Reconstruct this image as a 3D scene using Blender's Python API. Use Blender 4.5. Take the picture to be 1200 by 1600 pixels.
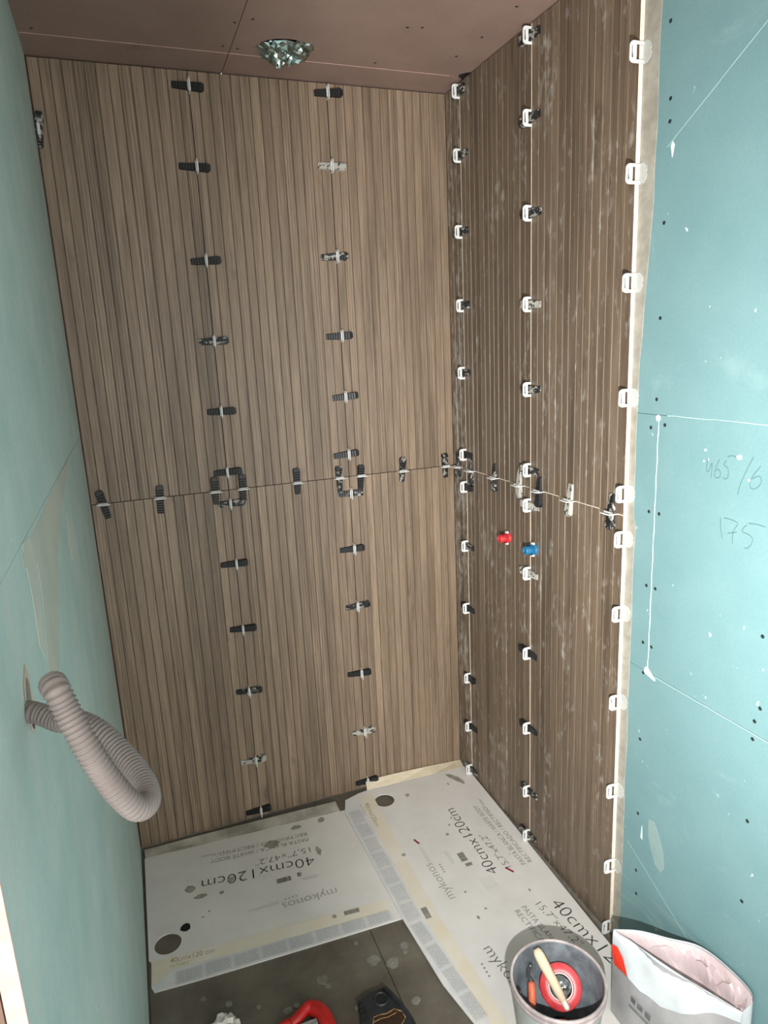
import bpy, bmesh, math, random
from mathutils import Vector, Matrix, noise as mnoise
random.seed(7)
PI = math.pi
for o in list(bpy.data.objects):
    bpy.data.objects.remove(o)
scene = bpy.context.scene
COL = scene.collection

# ------------------------------------------------------------------ camera
cam_d = bpy.data.cameras.new('camera')
cam = bpy.data.objects.new('camera', cam_d); COL.objects.link(cam)
cam.location = (-1.08333, -2.19668, 1.60676)
cam.rotation_euler = (1.34138, 0.04614, -0.36316)
cam_d.sensor_fit = 'VERTICAL'; cam_d.sensor_height = 24.0; cam_d.sensor_width = 18.0
cam_d.lens = 24.0 * 1069.866 / 1600.0
cam_d.clip_start = 0.02
scene.camera = cam

# ------------------------------------------------------------------ light
world = bpy.data.worlds.new('world'); scene.world = world
world.use_nodes = True
bg = world.node_tree.nodes['Background']
bg.inputs['Color'].default_value = (1.0, 0.97, 0.93, 1)
bg.inputs['Strength'].default_value = 3.1
# hand-held work lamp a little below and to the right of the photographer
lamp_d = bpy.data.lights.new('work_lamp', 'SPOT')
lamp_d.energy = 222.0; lamp_d.color = (1.0, 0.985, 0.955)
lamp_d.spot_size = math.radians(132); lamp_d.spot_blend = 1.0
lamp_d.shadow_soft_size = 0.008
lamp = bpy.data.objects.new('work_lamp', lamp_d); COL.objects.link(lamp)
lamp.location = (-0.925, -2.06, 1.19)
CUT_DEG = 15.5      # degrees to the right of straight ahead at which an added block left of the lamp cuts the beam
lamp.rotation_euler = (Vector((-0.925 + 0.41, -1.06, 1.19 + 0.02)) - Vector(lamp.location)).to_track_quat('-Z', 'Y').to_euler()

vs = scene.view_settings
vs.view_transform = 'Standard'; vs.look = 'None'; vs.gamma = 1.0; vs.use_curve_mapping = False
vs.exposure = 0.0

# ------------------------------------------------------------------ materials
def lin(c):
    return tuple(((v / 255) / 12.92 if v / 255 <= 0.04045 else ((v / 255 + 0.055) / 1.055) ** 2.4) for v in c) + (1.0,)

class NT:
    def __init__(s, name):
        s.m = bpy.data.materials.new(name); s.m.use_nodes = True
        s.t = s.m.node_tree; s.b = s.t.nodes['Principled BSDF']
    def n(s, kind, **kw):
        nd = s.t.nodes.new(kind)
        for k, v in kw.items():
            if k.startswith('i_'):
                nd.inputs[k[2:].replace('_', ' ')].default_value = v
            else:
                setattr(nd, k, v)
        return nd
    def l(s, a, b): s.t.links.new(a, b)
    def coords(s, kind='Object', scale=(1, 1, 1), rand=False):
        if kind == 'World':
            src = s.n('ShaderNodeNewGeometry').outputs['Position']
        else:
            src = s.n('ShaderNodeTexCoord').outputs[kind]
        if rand:
            oi = s.n('ShaderNodeObjectInfo')
            mu = s.n('ShaderNodeMath', operation='MULTIPLY'); mu.inputs[1].default_value = 37.0
            s.l(oi.outputs['Random'], mu.inputs[0])
            ad = s.n('ShaderNodeVectorMath', operation='ADD')
            s.l(src, ad.inputs[0]); s.l(mu.outputs[0], ad.inputs[1]); src = ad.outputs[0]
        mp = s.n('ShaderNodeMapping'); mp.inputs['Scale'].default_value = scale
        s.l(src, mp.inputs['Vector'])
        return mp.outputs[0]
    def noise(s, vec, scale=5, detail=4, rough=0.55, dist=0.0):
        nd = s.n('ShaderNodeTexNoise'); nd.inputs['Scale'].default_value = scale
        nd.inputs['Detail'].default_value = detail; nd.inputs['Roughness'].default_value = rough
        nd.inputs['Distortion'].default_value = dist
        s.l(vec, nd.inputs['Vector']); return nd.outputs['Fac']
    def ramp(s, fac, stops):
        r = s.n('ShaderNodeValToRGB')
        els = r.color_ramp.elements
        els[0].position, els[0].color = stops[0]
        els[1].position, els[1].color = stops[-1]
        for p, c in stops[1:-1]:
            e = els.new(p); e.color = c
        s.l(fac, r.inputs['Fac']); return r.outputs['Color']
    def mix(s, fac, a, b, mode='MIX'):
        m = s.n('ShaderNodeMix', data_type='RGBA', blend_type=mode)
        if hasattr(fac, 'links') or hasattr(fac, 'is_linked'): s.l(fac, m.inputs['Factor'])
        else: m.inputs['Factor'].default_value = fac
        for sock, v in ((m.inputs['A'], a), (m.inputs['B'], b)):
            if isinstance(v, tuple): sock.default_value = v
            else: s.l(v, sock)
        return m.outputs['Result']
    def bump(s, h, strength=0.3, dist=0.001):
        b = s.n('ShaderNodeBump'); b.inputs['Strength'].default_value = strength
        b.inputs['Distance'].default_value = dist
        s.l(h, b.inputs['Height']); s.l(b.outputs[0], s.b.inputs['Normal'])
    def base(s, c, rough=0.6, metal=0.0, spec=None):
        if isinstance(c, tuple): s.b.inputs['Base Color'].default_value = c
        else: s.l(c, s.b.inputs['Base Color'])
        s.b.inputs['Roughness'].default_value = rough; s.b.inputs['Metallic'].default_value = metal
        if spec is not None: s.b.inputs['Specular IOR Level'].default_value = spec
        return s.m

BW = lambda v: (v, v, v, 1)

def simple(name, c1, c2=None, scale=40, rough=0.6, bump=0.15, metal=0.0, spec=None, kind='Object', detail=4):
    t = NT(name)
    c1 = lin(c1); c2 = lin(c2) if c2 else tuple(v * 0.8 for v in c1[:3]) + (1,)
    v = t.coords(kind); f = t.noise(v, scale, detail)
    col = t.ramp(f, [(0.35, c2), (0.65, c1)])
    if bump: t.bump(f, bump, 0.0008)
    return t.base(col, rough, metal, spec)

def wood(name, dust=0.0, dustlo=0.55, tint=1.0):
    t = NT(name)
    v = t.coords('Object', (190, 190, 3.2), rand=True)
    g = t.noise(v, 3.0, 6, 0.65, 0.3)
    v2 = t.coords('Object', (22, 22, 0.9), rand=True)
    g2 = t.noise(v2, 1.6, 3, 0.5, 0.6)
    # cathedral rings
    v3 = t.coords('Object', (55, 55, 3.0), rand=True)
    w = t.n('ShaderNodeTexWave', wave_type='RINGS', rings_direction='SPHERICAL')
    w.inputs['Scale'].default_value = 0.9; w.inputs['Distortion'].default_value = 5.0
    w.inputs['Detail'].default_value = 2.0; w.inputs['Detail Scale'].default_value = 0.7
    t.l(v3, w.inputs['Vector'])
    oi = t.n('ShaderNodeObjectInfo')
    c_g = t.ramp(g, [(0.28, (0.140, 0.097, 0.063, 1)), (0.5, (0.252, 0.184, 0.125, 1)), (0.74, (0.372, 0.280, 0.197, 1))])
    c_b = t.ramp(g2, [(0.3, (0.56, 0.54, 0.52, 1)), (0.62, (1.12, 1.12, 1.12, 1))])
    col = t.mix(0.85, c_g, c_b, 'MULTIPLY')
    c_w = t.ramp(w.outputs['Fac'], [(0.0, BW(0.66)), (1.0, BW(1.12))])
    sel = t.n('ShaderNodeMapRange'); sel.inputs[1].default_value = 0.55; sel.inputs[2].default_value = 0.8
    t.l(oi.outputs['Random'], sel.inputs[0])
    col = t.mix(sel.outputs[0], col, t.mix(0.8, col, c_w, 'MULTIPLY'))
    rb = t.n('ShaderNodeMath', operation='FRACT')
    rm = t.n('ShaderNodeMath', operation='MULTIPLY'); rm.inputs[1].default_value = 13.7
    t.l(oi.outputs['Random'], rm.inputs[0]); t.l(rm.outputs[0], rb.inputs[0])
    rc = t.ramp(rb.outputs[0], [(0.0, (0.88, 0.875, 0.87, 1)), (1.0, (1.10, 1.10, 1.10, 1))])
    col = t.mix(1.0, col, rc, 'MULTIPLY')
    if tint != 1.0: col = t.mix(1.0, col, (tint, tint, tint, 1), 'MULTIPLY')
    # dark knots here and there
    vk = t.coords('Object', (16, 16, 7), rand=True)
    kn = t.noise(vk, 1.0, 2, 0.5)
    col = t.mix(t.ramp(kn, [(0.68, BW(0.0)), (0.80, BW(0.55))]), col, (0.07, 0.045, 0.03, 1))
    if dust:
        vd = t.coords('World', (11, 11, 4.2))
        d1 = t.noise(vd, 1.0, 6, 0.62, 0.8)
        vd2 = t.coords('World', (60, 60, 26))
        d2 = t.noise(vd2, 1.0, 3, 0.6)
        mm = t.n('ShaderNodeMath', operation='MULTIPLY'); t.l(d1, mm.inputs[0]); t.l(d2, mm.inputs[1])
        f = t.ramp(mm.outputs[0], [(dustlo * 0.5, BW(0.0)), (dustlo * 0.5 + 0.13, BW(dust))])
        col = t.mix(f, col, lin((168, 163, 154)))
    t.bump(g, 0.35, 0.0006)
    return t.base(col, 0.5, 0.0, 0.6)

def plasterboard(name, c, c2, filler=None, zband=None):
    t = NT(name)
    v = t.coords('World'); f = t.noise(v, 7, 5, 0.6)
    col = t.ramp(f, [(0.3, lin(c2)), (0.7, lin(c))])
    v2 = t.coords('World', (1, 1, 1)); f2 = t.noise(v2, 180, 2)
    col = t.mix(0.35, col, t.ramp(f2, [(0.3, BW(0.86)), (0.7, BW(1.06))]), 'MULTIPLY')
    if filler:
        # dried filler and dust, drawn out in strokes
        v3 = t.coords('World', filler[0]); f3 = t.noise(v3, 1.0, 6, 0.6, 1.2)
        fac = t.ramp(f3, [(filler[1], BW(0.0)), (filler[1] + 0.16, BW(filler[2]))])
        if zband:
            sp = t.n('ShaderNodeSeparateXYZ'); g = t.n('ShaderNodeNewGeometry'); t.l(g.outputs['Position'], sp.inputs[0])
            mr = t.n('ShaderNodeMapRange'); mr.inputs[1].default_value = zband[0]; mr.inputs[2].default_value = zband[1]
            t.l(sp.outputs['Z'], mr.inputs[0])
            fac = t.mix(1.0, fac, mr.outputs[0], 'MULTIPLY')
        col = t.mix(fac, col, lin(filler[3]))
        # white specks
        f4 = t.noise(t.coords('World', (55, 55, 38)), 1.0, 2)
        col = t.mix(t.ramp(f4, [(0.74, BW(0.0)), (0.78, BW(0.7))]), col, lin((225, 240, 238)))
    t.bump(f2, 0.08, 0.0004)
    return t.base(col, 0.62, 0.0, 0.35)

M = {}
M['wood'] = wood('oak_print')
M['wood_dusty_dimmed'] = wood('oak_print_dusty_dimmed', 0.65, 0.60, 0.64)  # grey dust, plus a tint darkening the same oak to even out the lamp
M['wood_grimy_dimmed'] = wood('oak_print_grimy_dimmed', 0.85, 0.44, 0.64)  # heavier dust, with the same darkening for light balance put into the colour
M['groove_joint_shade'] = simple('oak_groove_joint_shade', (104, 83, 66), (80, 63, 50), 60, 0.6)  # groove print; also paints joint shade onto the back-wall tile edges
M['cream'] = simple('tile_body_white_clay', (240, 230, 212), (228, 214, 194), 90, 0.8, 0.1)
M['green_r'] = plasterboard('green_board_right', (116, 149, 152), (108, 143, 146), ((3.2, 3.2, 5.5), 0.62, 0.2, (190, 214, 208)))  # same board as on the left, coloured darker to offset the lamp
M['green_l'] = plasterboard('green_board_left', (190, 211, 207), (168, 196, 192), ((16, 11, 1.4), 0.52, 0.45, (206, 203, 192)), (1.46, 1.38))  # same board as on the right, coloured lighter to make up for weaker light
M['pink_c'] = plasterboard('pink_board', (152, 128, 117), (141, 117, 107))
M['pink_edge'] = simple('pink_paper_edge', (238, 200, 186), (222, 180, 166), 60, 0.8)
M['dark'] = simple('dark_void', (22, 20, 19), (14, 13, 12), 20, 0.95, 0)
M['core'] = simple('brown_stud_core', (150, 120, 104), (120, 96, 84), 14, 0.85)
M['gypsum'] = simple('raw_gypsum', (214, 196, 180), (190, 168, 152), 60, 0.9, 0.5)
M['adhesive'] = simple('grey_adhesive', (162, 158, 147), (142, 138, 127), 35, 0.85, 0.5, kind='World')
M['white_plastic'] = simple('white_clip_plastic', (232, 234, 232), (214, 216, 214), 30, 0.35, 0.0)
M['screw'] = simple('dark_screw', (48, 60, 60), (30, 40, 40), 60, 0.5, 0, 0.3)
M['filler'] = simple('white_filler', (224, 238, 234), (206, 224, 220), 70, 0.8, 0.4)
M['pencil'] = simple('pencil_line', (84, 110, 112), (74, 100, 102), 80, 0.6, 0)
M['pencil_c'] = simple('pencil_line_ceiling', (118, 88, 78), (104, 76, 68), 80, 0.6, 0)
M['floor'] = None
M['hose'] = simple('grey_conduit', (128, 120, 116), (118, 110, 106), 25, 0.55, 0.05)
M['foil'] = simple('aluminium_foil', (200, 210, 205), (150, 165, 160), 30, 0.22, 0.4, 1.0)
M['red_plug'] = simple('red_plastic', (204, 62, 64), (182, 48, 52), 60, 0.35, 0)
M['blue_plug'] = simple('blue_plastic', (44, 118, 160), (34, 100, 142), 60, 0.35, 0)
M['ink'] = simple('black_print', (44, 42, 42), (34, 33, 33), 60, 0.7, 0)
M['ink_grey'] = simple('grey_print', (142, 139, 137), (128, 126, 124), 60, 0.7, 0)
M['ink_mid'] = simple('mid_grey_print', (96, 94, 92), (84, 82, 80), 60, 0.7, 0)
M['ink_soft'] = simple('soft_grey_print', (172, 172, 172), (160, 160, 160), 200, 0.7, 0)
M['ink_olive'] = simple('olive_print', (128, 112, 66), (112, 98, 58), 60, 0.7, 0)
M['red_mark'] = simple('red_marker', (150, 40, 48), (130, 30, 40), 60, 0.7, 0)
M['band'] = simple('beige_tape_band', (222, 213, 192), (226, 221, 210), 9, 0.65, 0.1, kind='World')
M['stripband'] = simple('pale_grey_band', (208, 210, 212), (220, 220, 218), 16, 0.7, 0.1, kind='World')
M['creamflap'] = simple('cream_flap', (226, 214, 188), (210, 198, 172), 14, 0.7, 0.1, kind='World')
M['dirtyflap'] = simple('dirty_grey_flap', (204, 199, 187), (150, 146, 135), 9, 0.8, 0.3, kind='World', detail=7)
M['mortar'] = simple('dried_mortar', (134, 130, 121), (112, 108, 100), 50, 0.9, 0.6)
M['stain'] = simple('olive_grey_stain', (166, 162, 150), (142, 138, 126), 40, 0.8, 0.3)
M['pail_in'] = simple('bucket_inside', (132, 142, 148), (92, 100, 106), 26, 0.55, 0.3)
M['pail_out'] = simple('bucket_outside', (190, 196, 190), (150, 156, 152), 12, 0.5, 0.3)
M['pail_rim'] = simple('bucket_rim', (196, 182, 180), (150, 140, 140), 24, 0.45, 0.2)
M['stick'] = simple('pale_wood_handle', (218, 196, 166), (198, 174, 144), 20, 0.6, 0.2)
M['redroll'] = simple('red_film_roll', (222, 84, 88), (200, 56, 62), 28, 0.35, 0.2)
M['steel'] = simple('smeared_steel', (150, 156, 156), (96, 102, 104), 30, 0.3, 0.3, 0.8)
M['white_ring'] = simple('white_ring', (236, 230, 222), (220, 214, 206), 50, 0.6, 0)
M['orange'] = simple('orange_handle', (226, 120, 86), (196, 96, 70), 40, 0.5, 0.1)
M['black_plastic'] = simple('black_plastic', (38, 40, 42), (26, 28, 30), 40, 0.4, 0.2)
M['bag_white'] = simple('bag_white_film', (196, 204, 206), (182, 190, 193), 16, 0.35, 0.15)
M['bag_grey'] = simple('bag_grey_film', (158, 158, 158), (144, 145, 147), 14, 0.35, 0.2)
M['bag_pink'] = simple('bag_inner_paper', (208, 192, 192), (196, 177, 179), 10, 0.5, 0.2)
M['bag_red'] = simple('bag_red_print', (226, 64, 44), (212, 52, 36), 30, 0.4, 0)
M['bag_print'] = simple('bag_dark_print', (96, 96, 98), (84, 84, 86), 60, 0.5, 0)
M['tool_red'] = simple('tool_red_plastic', (206, 42, 36), (176, 30, 28), 40, 0.4, 0.1)
M['tool_grey'] = simple('tool_grey_ribbed', (168, 170, 170), (146, 148, 150), 40, 0.45, 0.1)
M['batt'] = simple('navy_black_plastic', (42, 46, 49), (26, 29, 31), 40, 0.45, 0.3)
M['batt_label'] = simple('dark_brown_label', (62, 42, 30), (40, 28, 22), 120, 0.4, 0)
M['gold'] = simple('gold_line', (178, 140, 92), (150, 116, 74), 80, 0.4, 0)
M['paper'] = simple('white_scrap', (226, 222, 214), (204, 200, 192), 30, 0.8, 0.3)

def floor_mat():
    t = NT('stone_floor_tile')
    v = t.coords('World'); f = t.noise(v, 9, 7, 0.62)
    col = t.ramp(f, [(0.3, lin((86, 79, 70))), (0.55, lin((104, 98, 88))), (0.75, lin((116, 110, 98)))])
    f2 = t.noise(t.coords('World', (38, 38, 38)), 1.0, 5, 0.6)
    col = t.mix(t.ramp(f2, [(0.66, BW(0)), (0.8, BW(0.35))]), col, lin((150, 145, 132)))
    t.bump(f2, 0.15, 0.001)
    return t.base(col, 0.55, 0.0, 0.3)
M['floor'] = floor_mat()

def card_mat():
    t = NT('white_box_card')
    f = t.noise(t.coords('World'), 6, 5, 0.6)
    col = t.ramp(f, [(0.3, lin((214, 212, 208))), (0.7, lin((228, 226, 222)))])
    f2 = t.noise(t.coords('World', (30, 44, 30)), 1.0, 5, 0.6)
    col = t.mix(t.ramp(f2, [(0.70, BW(0)), (0.76, BW(0.5))]), col, lin((150, 147, 140)))
    return t.base(col, 0.45, 0.0, 0.35)
M['card'] = card_mat()

def wedge_mat(name, lo, amount):
    t = NT(name)
    f = t.noise(t.coords('Object', (60, 90, 90), rand=True), 1.0, 4, 0.6, 0.5)
    b = t.ramp(t.noise(t.coords('Object'), 120, 2), [(0.3, lin((24, 25, 27))), (0.7, lin((36, 38, 40)))])
    col = t.mix(t.ramp(f, [(lo, BW(0)), (lo + 0.05, BW(amount))]), b, lin((186, 183, 174)))
    t.bump(f, 0.3, 0.0008)
    return t.base(col, 0.42, 0.0, 0.4)
M['w0'] = wedge_mat('wedge_black', 0.74, 0.5)
M['w1'] = wedge_mat('wedge_smeared', 0.53, 0.7)
M['w2'] = wedge_mat('wedge_mortar_covered', 0.41, 0.85)

def translucent_plastic():
    t = NT('clear_white_plastic')
    t.base(lin((232, 238, 236)), 0.4)
    t.b.inputs['Alpha'].default_value = 0.38
    return t.m
M['clear'] = translucent_plastic()

# ------------------------------------------------------------------ mesh helpers
def link(o, parent=None):
    COL.objects.link(o)
    if parent is not None: o.parent = parent
    return o
def finish(name, bm, mat, parent=None, smooth=False, keep=False):
    bmesh.ops.recalc_face_normals(bm, faces=bm.faces)
    me = bpy.data.meshes.new(name); bm.to_mesh(me)
    if not keep: bm.free()
    for m in (mat if isinstance(mat, (list, tuple)) else [mat]):
        me.materials.append(M[m] if isinstance(m, str) else m)
    if smooth:
        for p in me.polygons: p.use_smooth = True
    return link(bpy.data.objects.new(name, me), parent)
def box(bm, lo, hi, mi=0):
    x0, y0, z0 = lo; x1, y1, z1 = hi
    v = [bm.verts.new(p) for p in ((x0,y0,z0),(x1,y0,z0),(x1,y1,z0),(x0,y1,z0),(x0,y0,z1),(x1,y0,z1),(x1,y1,z1),(x0,y1,z1))]
    fs = []
    for q in ((0,3,2,1),(4,5,6,7),(0,1,5,4),(1,2,6,5),(2,3,7,6),(3,0,4,7)):
        f = bm.faces.new([v[i] for i in q]); f.material_index = mi; fs.append(f)
    return fs
def boxo(name, lo, hi, mat, parent=None):
    bm = bmesh.new(); box(bm, lo, hi); return finish(name, bm, mat, parent)
def prism(bm, poly, z0, z1, tf=lambda p: p, mi=0):
    a = [bm.verts.new(tf((p[0], p[1], z0))) for p in poly]
    b = [bm.verts.new(tf((p[0], p[1], z1))) for p in poly]
    n = len(poly)
    f1 = bm.faces.new(a[::-1]); f2 = bm.faces.new(b)
    f1.material_index = f2.material_index = mi
    for i in range(n):
        f = bm.faces.new((a[i], a[(i+1) % n], b[(i+1) % n], b[i])); f.material_index = mi
def prismo(name, poly, z0, z1, mat, parent=None, tf=lambda p: p):
    bm = bmesh.new(); prism(bm, poly, z0, z1, tf); return finish(name, bm, mat, parent)
def holes_mesh(name, loops, depth):
    """flat plate with holes (first loop outer), thickness depth centred on z = 0"""
    cu = bpy.data.curves.new(name, 'CURVE'); cu.dimensions = '2D'; cu.fill_mode = 'BOTH'; cu.extrude = depth / 2
    for lp in loops:
        sp = cu.splines.new('POLY'); sp.points.add(len(lp) - 1); sp.use_cyclic_u = True
        for p, q in zip(sp.points, lp): p.co = (q[0], q[1], 0, 1)
    o = bpy.data.objects.new(name, cu); COL.objects.link(o)
    bpy.context.view_layer.update()
    me = bpy.data.meshes.new_from_object(o.evaluated_get(bpy.context.evaluated_depsgraph_get()))
    bpy.data.objects.remove(o); bpy.data.curves.remove(cu)
    me.name = name; me.materials.clear()
    return me
def mesh_obj(name, me, mat, parent=None):
    if not len(me.materials): me.materials.append(M[mat])
    return link(bpy.data.objects.new(name, me), parent)
def circle(cx, cy, r, n=28, ry=None, rot=0):
    ry = ry or r
    return [(cx + r*math.cos(t)*math.cos(rot) - ry*math.sin(t)*math.sin(rot), cy + r*math.cos(t)*math.sin(rot) + ry*math.sin(t)*math.cos(rot)) for t in [2*PI*i/n for i in range(n)]]
def rrect(w, h, r, n=5, cx=0, cy=0):
    out = []
    for sx, sy, a0 in ((1, 1, 0), (-1, 1, PI/2), (-1, -1, PI), (1, -1, 3*PI/2)):
        for i in range(n + 1):
            a = a0 + PI/2*i/n
            out.append((cx + sx*(w/2 - r) + r*math.cos(a), cy + sy*(h/2 - r) + r*math.sin(a)))
    return out
def blob(cx, cy, r, n=14, j=0.3, rx=1.0, rng=random):
    return [(cx + r*rx*math.cos(2*PI*i/n)*(1 + rng.uniform(-j, j)), cy + r*math.sin(2*PI*i/n)*(1 + rng.uniform(-j, j))) for i in range(n)]
def lathe(bm, prof, n=40, mi=0, c=(0, 0)):
    rings = [[bm.verts.new((c[0] + r*math.cos(2*PI*i/n), c[1] + r*math.sin(2*PI*i/n), z)) for i in range(n)] for r, z in prof]
    for a, b in zip(rings, rings[1:]):
        for i in range(n):
            f = bm.faces.new((a[i], a[(i+1) % n], b[(i+1) % n], b[i])); f.material_index = mi; f.smooth = True
    return rings
def catmull(pts, n):
    P = [Vector(p) for p in pts]; P = [2*P[0]-P[1]] + P + [2*P[-1]-P[-2]]
    out = []
    for i in range(1, len(P) - 2):
        for k in range(n):
            t = k / n
            out.append(0.5*((2*P[i]) + (P[i+1]-P[i-1])*t + (2*P[i-1]-5*P[i]+4*P[i+1]-P[i+2])*t*t + (3*P[i]-P[i-1]-3*P[i+1]+P[i+2])*t**3))
    out.append(P[-2]); return out
def tube(bm, path, rad, n=14, cap=True, mi=0):
    path = [Vector(p) for p in path]
    T = [(path[min(i+1, len(path)-1)] - path[max(i-1, 0)]).normalized() for i in range(len(path))]
    u = T[0].orthogonal().normalized(); rings = []
    for i, p in enumerate(path):
        u = (u - T[i]*u.dot(T[i])).normalized(); w = T[i].cross(u)
        r = rad(i) if callable(rad) else rad
        rings.append([bm.verts.new(p + (u*math.cos(2*PI*k/n) + w*math.sin(2*PI*k/n))*r) for k in range(n)])
    for a, b in zip(rings, rings[1:]):
        for k in range(n):
            f = bm.faces.new((a[k], a[(k+1) % n], b[(k+1) % n], b[k])); f.smooth = True; f.material_index = mi
    if cap: bm.faces.new(rings[0][::-1]); bm.faces.new(rings[-1])
    return rings
def ribbon(bm, pts, w, to3):
    """flat stroke of width w along a 2D polyline"""
    P = [Vector(p) for p in pts]; L = []; R = []
    for i in range(len(P)):
        t = (P[min(i+1, len(P)-1)] - P[max(i-1, 0)]).normalized(); n = Vector((-t.y, t.x))*w/2
        L.append(bm.verts.new(to3(P[i]+n))); R.append(bm.verts.new(to3(P[i]-n)))
    for i in range(len(P)-1): bm.faces.new((L[i], L[i+1], R[i+1], R[i]))
def empty(name, loc=(0, 0, 0)):
    o = bpy.data.objects.new(name, None); o.location = loc; o.empty_display_size = 0.05
    return link(o)
def tag(o, label, cat, group=None):
    o['label'] = label; o['category'] = cat
    if group: o['group'] = group
    return o
def struct(o, label=None):
    o['kind'] = 'structure'
    if label: o['label'] = label
    return o
def copy_mesh(o, name, parent, loc=None):
    c = o.copy(); c.name = name; COL.objects.link(c); c.parent = parent
    if loc is not None: c.location = loc
    return c

# ------------------------------------------------------------------ sizes of the cubicle (metres)
WL = -1.213           # face of the left wall
H = 2.404             # underside of the ceiling
YB = -2.75            # how far the place goes on behind the photographer
JOIN_A, JOIN_B = -0.802, -0.396       # upright tile joints on the back wall
S1, S2, SE = -0.1, -0.503, -0.907     # upright joints and free edge on the right wall
ZR = 1.2              # level joint between the two rows of tiles
BD = 0.0125           # thickness of a plasterboard sheet
XB = 0.012            # face of the boards behind the right-hand tiles

# ------------------------------------------------------------------ setting: floor
floor = struct(boxo('floor', (-1.75, YB, -0.06), (0.30, 0.04, -0.010), 'mortar'))
bmf = bmesh.new(); box(bmf, (0.001, 0.001, -0.0100), (0.599, 1.199, 0.0)); bmesh.ops.bevel(bmf, geom=list(bmf.edges), offset=0.0012, segments=1)
ft = finish('tile', bmf, 'floor', floor); ft.location = (-1.209, -1.2, 0)
for (x, y) in ((-0.609, -1.2), (-1.209, -2.4), (-0.609, -2.4), (-0.009-0.0, -1.2), (-0.009, -2.4)):
    if x > -0.1: continue
    copy_mesh(ft, 'tile', floor, (x, y, 0))
rs = random.Random(3)
for (x, y, r) in ((-.633, -.724, .017), (-.589, -.756, .017), (-.779, -.731, .014), (-.770, -.752, .008), (-.539, -.716, .012), (-.545, -.735, .007),
                  (-.883, -.779, .011), (-.86, -.772, .008), (-.575, -.879, .011), (-.66, -.655, .006), (-1.02, -.70, .009), (-1.08, -.66, .007), (-.72, -.84, .006), (-.95, -.74, .006)):
    prismo('mortar_splat', blob(x, y, r, 12, .22, rng=rs), 0.0, 0.0022, 'mortar', floor)

# ------------------------------------------------------------------ setting: ceiling of pink board
ceiling = struct(boxo('ceiling', (-1.75, YB, H + BD + 0.004), (0.30, 0.04, H + BD + 0.05), 'dark'))
XJ = -0.705
def cpanel(poly):
    return prismo('panel', poly, H, H + BD, 'pink_c', ceiling)
g = 0.0009
cpanel([(-1.28, -0.130), (XJ - g, -0.130), (XJ - g, 0.012), (-1.28, 0.012)])
cpanel([(XJ + g, -0.130), (-0.032, -0.130), (-0.012, -0.118), (0.004, -0.092), (XB, -0.09), (XB, 0.012), (XJ + g, 0.012)])
pc1 = cpanel([(-1.75, YB), (XJ - g, YB), (XJ - g, -0.1318), (-1.75, -0.1318)])
pc2 = cpanel([(XJ + g, YB), (XB, YB), (XB, -0.178), (0.004, -0.172), (-0.010, -0.165), (-0.022, -0.150), (-0.03, -0.1318), (XJ + g, -0.1318)])
# pale paper line along the joint
bm = bmesh.new(); box(bm, (-1.21, -0.1335, H - 0.0006), (XJ - g, -0.1305, H)); box(bm, (XJ + g, -0.1335, H - 0.0006), (-0.05, -0.1305, H))
finish('joint_tape', bm, simple('pale_pink_tape', (206, 172, 162), (196, 160, 150), 40, 0.8, 0), ceiling)
def screw_mesh():
    bm = bmesh.new()
    lathe(bm, [(0.0042, 0.0), (0.0042, 0.0004), (0.0022, 0.0007), (0.0006, 0.0002)], 10)
    bm.faces.new([v for v in bm.verts if v.co.xy.length < 0.001][:10])
    bmesh.ops.recalc_face_normals(bm, faces=bm.faces)
    me = bpy.data.meshes.new('screw'); bm.to_mesh(me); bm.free(); me.materials.append(M['screw']); return me
SCREW = screw_mesh()
def screw(loc, normal, parent):
    o = link(bpy.data.objects.new('screw', SCREW), parent); o.location = loc
    o.rotation_euler = Vector(normal).to_track_quat('Z', 'Y').to_euler()
    return o
for x, y in ((-1.179, -.161), (-.716, -.31), (-.726, -.173)): screw((x, y, H), (0, 0, -1), pc1)
for x, y in ((-.677, -.338), (-.687, -.166), (-.294, -.391), (-.30, -.168), (-.257, -.40), (-.08, -.389), (-.092, -.263), (-.078, -.559)): screw((x, y, H), (0, 0, -1), pc2)
for st in ([(-0.959, -0.091), (-0.959, -0.115), (-0.954, -0.123), (-0.949, -0.101)], [(-0.943, -0.099), (-0.942, -0.127)], [(-0.935, -0.101), (-0.934, -0.125), (-0.909, -0.131), (-0.91, -0.111), (-0.921, -0.104)]):
    bm = bmesh.new(); ribbon(bm, st, 0.0022, lambda p: (p.x, p.y, H - 0.0005)); finish('pencil_mark', bm, 'pencil_c', ceiling)

# ------------------------------------------------------------------ setting: left wall of green board
wall_left = struct(boxo('wall_left', (-1.32, -1.683, 0.0), (WL - BD - 0.003, 0.012, H), 'core'))
def yz(x):       # map a plate drawn in (y, z) onto a wall of constant x
    return Matrix(((0, 0, 1, x), (1, 0, 0, 0), (0, 1, 0, 0), (0, 0, 0, 1)))
ZJ = 1.410
rs = random.Random(11)
hole = [( -1.452 + 0.017*math.cos(t)*(1+rs.uniform(-.15, .15)), 1.266 + 0.030*math.sin(t)*(1+rs.uniform(-.12, .12))) for t in [2*PI*i/16 for i in range(16)]]
me = holes_mesh('panel', [[(-1.683, 0.0), (-0.0035, 0.0), (-0.0035, ZJ - .0006), (-1.683, ZJ - .0006)], hole], BD)
pl = mesh_obj('panel', me, 'green_l', wall_left); pl.matrix_world = yz(WL - BD/2)
me = holes_mesh('panel', [[(-1.683, ZJ + .0006), (-0.0035, ZJ + .0006), (-0.0035, H), (-1.683, H)]], BD)
pl2 = mesh_obj('panel', me, 'green_l', wall_left); pl2.matrix_world = yz(WL - BD/2)
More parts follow.
